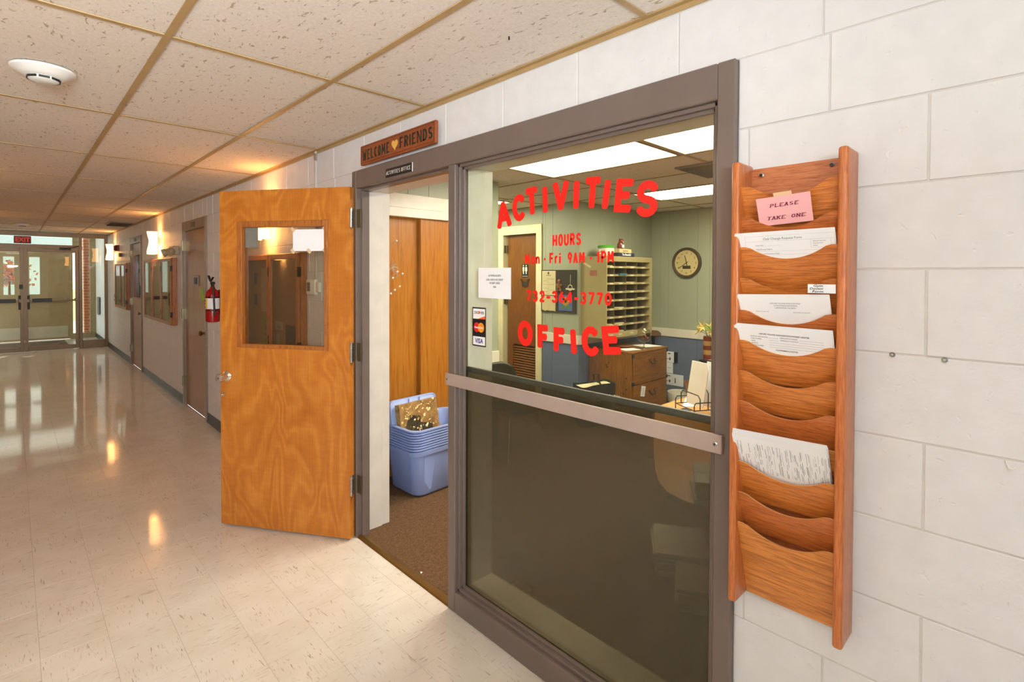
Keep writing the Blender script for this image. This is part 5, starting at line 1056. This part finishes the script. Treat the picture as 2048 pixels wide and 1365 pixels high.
# things on the cabinet
gb = thing('glass_jar', 'footed glass candy jar with a pointed lid on the pine cabinet', 'jar', (3.74, 3.26, .761)); o = (3.74, 3.26, .761); gm_ = glassmat('jar_glass', 'eee8dc', 2.0)
part('foot', MB().lathe([(.055, 0), (.050, .006), (.012, .014), (.008, .06), (.014, .072)], o, seg=24), gm_, gb, 60); part('bowl', MB().lathe([(.010, .072), (.055, .088), (.080, .13), (.082, .165), (.070, .20)], o, seg=28, caps=False), gm_, gb, 60); ld_ = part('lid', MB().lathe([(.072, .201), (.068, .215), (.030, .250), (.012, .262)], o, seg=28, caps=False), gm_, gb, 60); part('finial', MB().lathe([(.006, .262), (.014, .275), (.010, .290), (0, .302)], o, seg=14), gm_, ld_, 60)
random.seed(6)
for i in range(22): a, r_ = random.uniform(0, 6.28), random.uniform(0, .052); tag(solo('sweet', MB().ball((o[0]+r_*math.cos(a), o[1]+r_*math.sin(a), o[2]+.105+random.uniform(0, .045)), .013, 1, (1.2, 1, .7)), plain('sweet_red', '7a2a1c', .3) if i % 3 else plain('sweet_amber', 'b9803c', .3), 'wrapped sweets inside the footed glass candy jar', 'sweet', 'sweets in the glass jar'))
solo('paper', MB().prism([(3.42, 3.30, .7612), (3.62, 3.22, .7612), (3.68, 3.37, .7612), (3.48, 3.45, .7612)], (0, 0, .002)), M_PAPER, 'white sheet near the front corner of the pine cabinet top', 'paper'); solo('paper', MB().prism([(3.84, 3.30, .7612), (4.09, 3.22, .7612), (4.10, 3.44, .7612), (3.88, 3.52, .7612)], (0, 0, .002)), M_PAPER, 'white sheet behind the glass jar on the pine cabinet top', 'paper')
wp = thing('wicker_plate', 'round wicker plate lying on the pine cabinet top', 'plate', (3.70, 3.50, .761)); part('plate', MB().lathe([(.06, 0), (.10, .010), (.105, .014), (.098, .014), (.055, .005), (0, .005)], (3.70, 3.50, .7615), seg=28), plain('wicker', 'a8713a', .6, bump=.6, bscale=150), wp, 40)
for r_ in (.03, .05, .07, .085): part('coil', MB().tube([(3.70+r_*math.cos(a), 3.50+r_*math.sin(a), .7675+(.006 if r_ > .06 else 0)) for a in [2*PI*i/20 for i in range(21)]], .004, 6), plain('wicker', 'a8713a'), wp)
# tote bag
tb = thing('tote_bag', 'black printed tote bag standing against the pine cabinet', 'bag', (2.95, 3.42, .005)); R3 = Matrix.Rotation(-.22, 3, 'Z'); oB = Vector((2.99, 3.40, .005)); TB = lambda x, y, z: tuple(oB+R3 @ Vector((x, y, z)))
def brg(hx, hy, z, k=20): return [TB(hx*math.copysign(abs(math.cos(a))**.55, math.cos(a)), hy*math.copysign(abs(math.sin(a))**.55, math.sin(a)), z+(.012*math.sin(3*a) if z > .4 else 0)) for a in [2*PI*i/k for i in range(k)]]
b = MB(); b.rings([brg(.20, .09, .001), brg(.215, .105, .03), brg(.235, .125, .25), brg(.245, .13, .44), brg(.238, .122, .44), brg(.21, .10, .05)]); part('bag_body', b, plain('black_nonwoven', '20211c', .7, bump=.3, bscale=250), tb, 50)
b = MB(); b.rings([brg(.232, .118, .40), brg(.229, .114, .415)]); part('contents', b, plain('cream_paper', 'd8caa0'), tb, label='pale papers inside')
part('strap', MB().tube([TB(.10, .125, .40), TB(.11, .14, .50), TB(.17, .13, .50), TB(.18, .12, .40)], .009, 8), M_BLACK, tb); part('strap', MB().tube([TB(.0, -.13, .41), TB(.02, -.06, .455), TB(.04, .05, .452), TB(.03, .13, .42)], .010, 8), M_BLACK, tb)
tp_ = lambda x0, z0: (lambda u, v: TB(x0+u, -.134+.0*(x0+u), z0+v))
part('lettering', MB().text('I ♥ EATIN', tp_(-.20, .28), .075, 'LEFT', .02, .85).text('ShopRite', tp_(.01, .26), .085, 'LEFT', .03, .75, .3).text('family of', tp_(.05, .21), .035, 'LEFT', .02).text('supermarkets', tp_(.06, .17), .03, 'LEFT', .02), plain('bag_print', 'cfc8ac', .6), tb)
# clock
ck = thing('wall_clock', 'round brown wall clock on the green office wall', 'clock', (X3-.03, 3.262, 1.577)); oc_ = (X3-.001, 3.262, 1.772); RC = .197
part('rim', MB().lathe([(RC, 0), (RC, .03), (RC-.012, .042), (RC-.032, .036), (RC-.034, .022)], oc_, (-1, 0, 0), 48, caps=False), plain('clock_brown', '4a3a22', .4), ck, 40); part('face', MB().lathe([(RC-.03, .020), (0, .0205)], oc_, (-1, 0, 0), 48), plain('clock_face', 'd9c48a', .6), ck); xk = X3-.0235
b = MB()
for h in range(1, 13):
    a = h*PI/6; ss = str(h)
    if h != 8: b.text(ss, onwall(3.262-.128*math.sin(a), 1.772+.128*math.cos(a)-.013, xk), .036, 'CENTER', .01)
    else: b.text('8', onwall(3.262-.128*math.sin(a), 1.772+.128*math.cos(a)-.013, xk), .036, 'CENTER', .01)
part('numerals', b, plain('clock_ink', '3d3018', .7), ck, kind='stuff')
def hand(ang, l0, l1, wd, x): a = math.radians(ang); u = (math.sin(a), math.cos(a)); return MB().ribbon([(-u[0]*l0, -u[1]*l0), (u[0]*l1, u[1]*l1)], wd, onwall(3.262, 1.772, x), False)
part('minute_hand', hand(236, .03, .125, .008, xk-.002), M_BLACK, ck); part('hour_hand', hand(-14, .035, .098, .010, xk-.001), M_BLACK, ck); part('date_window', MB().box(xk-.0006, xk+.002, 3.205, 3.315, 1.694, 1.735, .001), plain('date_lcd', '3c361c', .3), ck); part('centre_cap', MB().lathe([(.008, 0), (0, .005)], (xk-.002, 3.262, 1.772), (-1, 0, 0), 12), M_BLACK, ck)
# things along the clock wall
for i, (y0, y1, z0, z1, lb) in enumerate(((3.435, 3.56, .455, .60, 'uppermost white printed card taped on the blue wall beside the pine cabinet'), (3.45, 3.56, .31, .452, 'middle white card taped on the blue wall beside the pine cabinet'), (3.30, 3.56, .155, .305, 'lowest and widest white card on the blue wall beside the pine cabinet'))):
    o = solo('wall_card', MB().box(X3-.004, X3-.0012, y0, y1, z0, z1, .001), M_PAPER, lb, 'card'); b = MB(); put = onwall(y1-.015, z1-.03, X3-.0045)
    if i != 1: b.ribbon([(.02, 0), (.06, 0)], .012, put, False).ribbon([(.05, -.05), (.05, -.085)], .02, put, False).ribbon([(.0, -.07), (.03, -.07)], .006, put, False)
    if i == 2: b.ribbon([(.13, -.02), (.13, -.085)], .014, put, False)
    if i == 1: b.ribbon([(.02, -.04), (.07, -.04)], .004, put, False)
    part('print', b, M_INK, o, kind='stuff')
solo('black_bracket', MB().box(X3-.02, X3-.001, 3.38, 3.43, .46, .60, .004), M_BLACK, 'black bracket beside the uppermost white card', 'bracket')
pkn = solo('plank', MB().obox((4.42, 3.02, .13), Vector((.75, .55, .36)).normalized(), Vector((-.55, .75, 0)).normalized(), Vector((-.27, -.198, .94)).normalized(), .34, .045, .014, .003), wood('plank_wood', '6e4420', '8f5e30', 'x', 4, .5), 'brown plank leaning low beside the pine cabinet', 'plank'); pkn.location.z = max(pkn.location.z, .006)
solo('white_tub', MB().lathe([(.12, 0), (.15, .02), (.16, .13), (.155, .14), (.14, .13), (.12, .03), (0, .03)], (4.52, 3.22, .005), seg=28), plain('tub_white', 'd9d4c0'), 'low white tub on the carpet under the leaning plank', 'tub', smooth=40)
bs = thing('plant_stand', 'black post with a brown wooden cap behind the pine cabinet', 'stand', (4.55, 3.62, .005)); part('post', MB().lathe([(.09, 0), (.09, .012), (.028, .03), (.025, .78), (.05, .80)], (4.55, 3.62, .005), seg=18), M_BLACK, bs, 40); part('cap', MB().lathe([(.085, 0), (.10, .02), (.095, .05), (.06, .075), (0, .08)], (4.55, 3.62, .806), seg=18), wood('cap_wood', '4e3216', '6e4a24', 'z', 4, .5), bs, 40)
lt = thing('side_table', 'small black table with a piano-key cloth under the striped vase', 'table', (4.22, 2.42, .005)); part('top', MB().box(3.96, 4.48, 2.12, 2.70, .655, .68, .006), plain('black_lacquer', '1c1714', .3), lt)
for x, y in ((3.99, 2.67), (4.45, 2.67), (3.99, 2.15), (4.45, 2.15)): part('leg', MB().lathe([(.02, 0), (.028, .1), (.016, .14), (.024, .3), (.016, .45), (.030, .58), (.022, .65)], (x, y, .005), seg=12), plain('black_lacquer', '1c1714'), lt, 40)
part('shelf', MB().box(3.98, 4.46, 2.14, 2.68, .30, .315), plain('black_lacquer', '1c1714'), lt); part('apron', MB().box(3.975, 3.99, 2.16, 2.66, .58, .655).box(3.99, 4.45, 2.665, 2.68, .58, .655), plain('black_lacquer', '1c1714'), lt)
kc = thing('table_runner', 'white runner with black key pattern on the small black table', 'runner', (4.2, 2.4, .681)); part('cloth', MB().box(3.985, 4.455, 2.14, 2.62, .6805, .684), M_PAPER, kc)
for i in range(9): part('key_stripe', MB().box(3.99, 4.10, 2.16+i*.05, 2.178+i*.05, .6842, .6852), M_BLACK, kc)
vs_ = thing('striped_vase', 'tall red and gold striped vase holding lilies', 'vase', (4.035, 2.625, .685)); M_R, M_G = plain('vase_red', '7a2f16', .35), plain('vase_gold', 'b98f4c', .4)
for i in range(5): z = .685+i*.05; part('stripe', MB().lathe([(.056, 0), (.058, .025), (.056, .05)], (4.035, 2.625, z), seg=20), M_G if i % 2 else M_R, vs_, 40)
bq = thing('lily_bouquet', 'cream lilies and green leaves in the striped vase', 'flowers', (4.035, 2.625, .93)); random.seed(9)
for i in range(7):
    a = i*.9+.3; c = Vector((4.035+.085*math.cos(a), 2.625+.085*math.sin(a), 1.0+random.uniform(-.02, .05))); part('stem', MB().tube([(4.035, 2.625, .90), (4.035+.03*math.cos(a), 2.625+.03*math.sin(a), .96), tuple(c)], .003, 6), plain('stem_green', '5a7a34', .6), bq); b = MB(); d = Vector((math.cos(a), math.sin(a), .35)).normalized(); s1 = d.orthogonal().normalized(); s2 = d.cross(s1)
    for q in range(6):
        w_ = 2*PI*q/6; e = s1*math.cos(w_)+s2*math.sin(w_); f_ = d.cross(e); p0 = c; p1 = c+d*.03+e*.025; p2 = c+d*.045+e*.075
        b.face([p0, p1+f_*.014, p2, p1-f_*.014])
    part('lily', b, plain('lily_cream', 'd8c070', .6), bq)
for i in range(16):
    a, e_ = random.uniform(0, 6.28), random.uniform(.0, .9); c = Vector((4.04, 2.60, .99)); d = Vector((math.cos(a)*math.cos(e_), math.sin(a)*math.cos(e_), math.sin(e_))); s1 = d.orthogonal().normalized(); part('leaf', MB().face([c+d*.03, c+d*.08+s1*.022, c+d*.125, c+d*.08-s1*.022]), plain('leaf_green', '4f7a3c') if i % 3 else plain('leaf_lime', '88a83c', .6), bq)
# desk with a rounded end, seen through both panes
dk = thing('desk', 'light wood desk with a rounded end inside the window', 'desk', (1.3, 1.0, .005))
def m_desk(): return wood('desk_laminate', 'b5742f', 'd0924c', 'x', 3, .35, .4)
ol = [(2.10, 1.775), (1.85, 1.80), (1.60, 1.80), (1.441, 1.751), (1.161, 1.588), (.85, 1.41), (.54, 1.216), (.427, 1.13), (.362, 1.054), (.335, .965), (.340, .907), (.358, .844), (.42, .74), (.56, .63), (.75, .57), (2.10, .57)]
b = MB(); b.prism([(x, y, .712) for x, y in ol], (0, 0, .028)); part('top', b, m_desk(), dk)
part('grommet', MB().lathe([(.036, 0), (.036, .002), (.026, .003), (.026, .001), (0, .001)], (1.613, 1.624, .7403), seg=22), M_BLACK, dk); part('pedestal', MB().box(1.55, 2.05, .62, 1.40, .006, .711, .004), m_desk(), dk); part('column_leg', MB().lathe([(.22, 0), (.22, .02), (.05, .04), (.045, .70), (.12, .707)], (.95, .78, .005), seg=24), M_DARKM, dk, 40); part('modesty_panel', MB().box(.84, 1.56, .98, 1.0, .25, .711), m_desk(), dk)
fh_ = thing('file_holder', 'black wire file holder standing on the desk', 'file holder', (1.62, 1.50, .741)); ax = Vector((.50, -.28, 0)).normalized(); sd = Vector((.28, .50, 0)).normalized(); o = Vector((1.41, 1.47, .742)); wr = lambda pts: part('wire', MB().tube([tuple(o+ax*a+sd*s_+Vector((0, 0, z))) for a, s_, z in pts], .0035, 6), M_BLACK, fh_)
for s_ in (0, .20): wr([(0, s_, .0), (0, s_, .085), (.01, s_, .10), (.30, s_, .10), (.31, s_, .085), (.31, s_, 0)]); wr([(.0, s_, .055), (.31, s_, .055)])
for i in range(5): a = .04+i*.055; hh = .14+.035*i; wr([(a, 0, .055), (a, 0, hh-.02), (a, .02, hh), (a, .18, hh), (a, .20, hh-.02), (a, .20, .055)])
wr([(0, 0, .055), (0, .20, .055)]); wr([(.31, 0, .055), (.31, .2, .055)])
for i, (h_, mt, lb) in enumerate(((.27, 'f3efe6', 'white folder at the front of the wire file holder'), (.25, 'dfe3ec', 'pale blue edged folder second in the wire file holder'), (.26, 'f0eade', 'cream folder third in the wire file holder'))):
    a = .062+i*.055; q = [(a+.003, .012, .062), (a+.003, .185, .062), (a+.045, .185, h_+.055), (a+.045, .03, h_+.06), (a+.040, .012, h_+.02)]; b = MB(); b.prism([tuple(o+ax*a_+sd*s_+Vector((0, 0, z))) for a_, s_, z in q], tuple(ax*.006)); solo('folder', b, plain('folder_'+mt, mt, .6), lb, 'folder')
pb_ = solo('paper', MB().prism([(1.72, 1.62, .7412), (1.95, 1.72, .7412), (1.90, 1.78, .7412), (1.66, 1.68, .7412)], (0, 0, .0015)), M_PAPER, 'white sheet with a blue print on the desk behind the wire holder', 'paper'); part('print', MB().prism([(1.78, 1.665, .7429), (1.88, 1.708, .7429), (1.86, 1.735, .7429), (1.76, 1.69, .7429)], (0, 0, .0004)), plain('sky_print', '6fa3cf', .6), pb_)
def pile(name, x, y, z, w_, d_, n, rot, h, label, hexes):
    t = thing(name, label, 'paper stack', (x, y, z)); R_ = Matrix.Rotation(rot, 3, 'Z'); zz = z
    for i in range(n):
        th_ = random.uniform(.7, 1.3)*h/n; c = Vector((x+random.uniform(-.012, .012), y+random.uniform(-.012, .012), zz+th_/2)); r2 = Matrix.Rotation(rot+random.uniform(-.06, .06), 3, 'Z'); part('bundle', MB().obox(tuple(c), r2 @ Vector((1, 0, 0)), r2 @ Vector((0, 1, 0)), (0, 0, 1), w_/2, d_/2, th_/2*.96, .002), plain('bundle_'+hexes[i % len(hexes)], hexes[i % len(hexes)], .7), t); zz += th_
pile('paper_stack', .50, .86, .741, .22, .28, 4, .5, .09, 'stack of pale blue papers on the rounded desk end', ['c9d2dc', 'b8c2cc', 'dfe3e6'])
pile('paper_stack', 1.16, 1.42, .005, .34, .28, 6, .55, .13, 'stack of white papers on the carpet under the desk', ['e6e4dc', 'd5d3ca', 'efeee8'])
pile('paper_stack', .86, 1.12, .047, .24, .30, 4, .5, .10, 'cream stack of papers at the foot of the desk column', ['d8d0b4', 'e2dcc8'])
solo('carpet_scrap', MB().prism([(.040, 2.318, .0055), (.055, 2.324, .0055), (.048, 2.336, .0055)], (0, 0, .003)), M_PAPER, 'tiny white scrap on the brown carpet in the doorway', 'scrap')
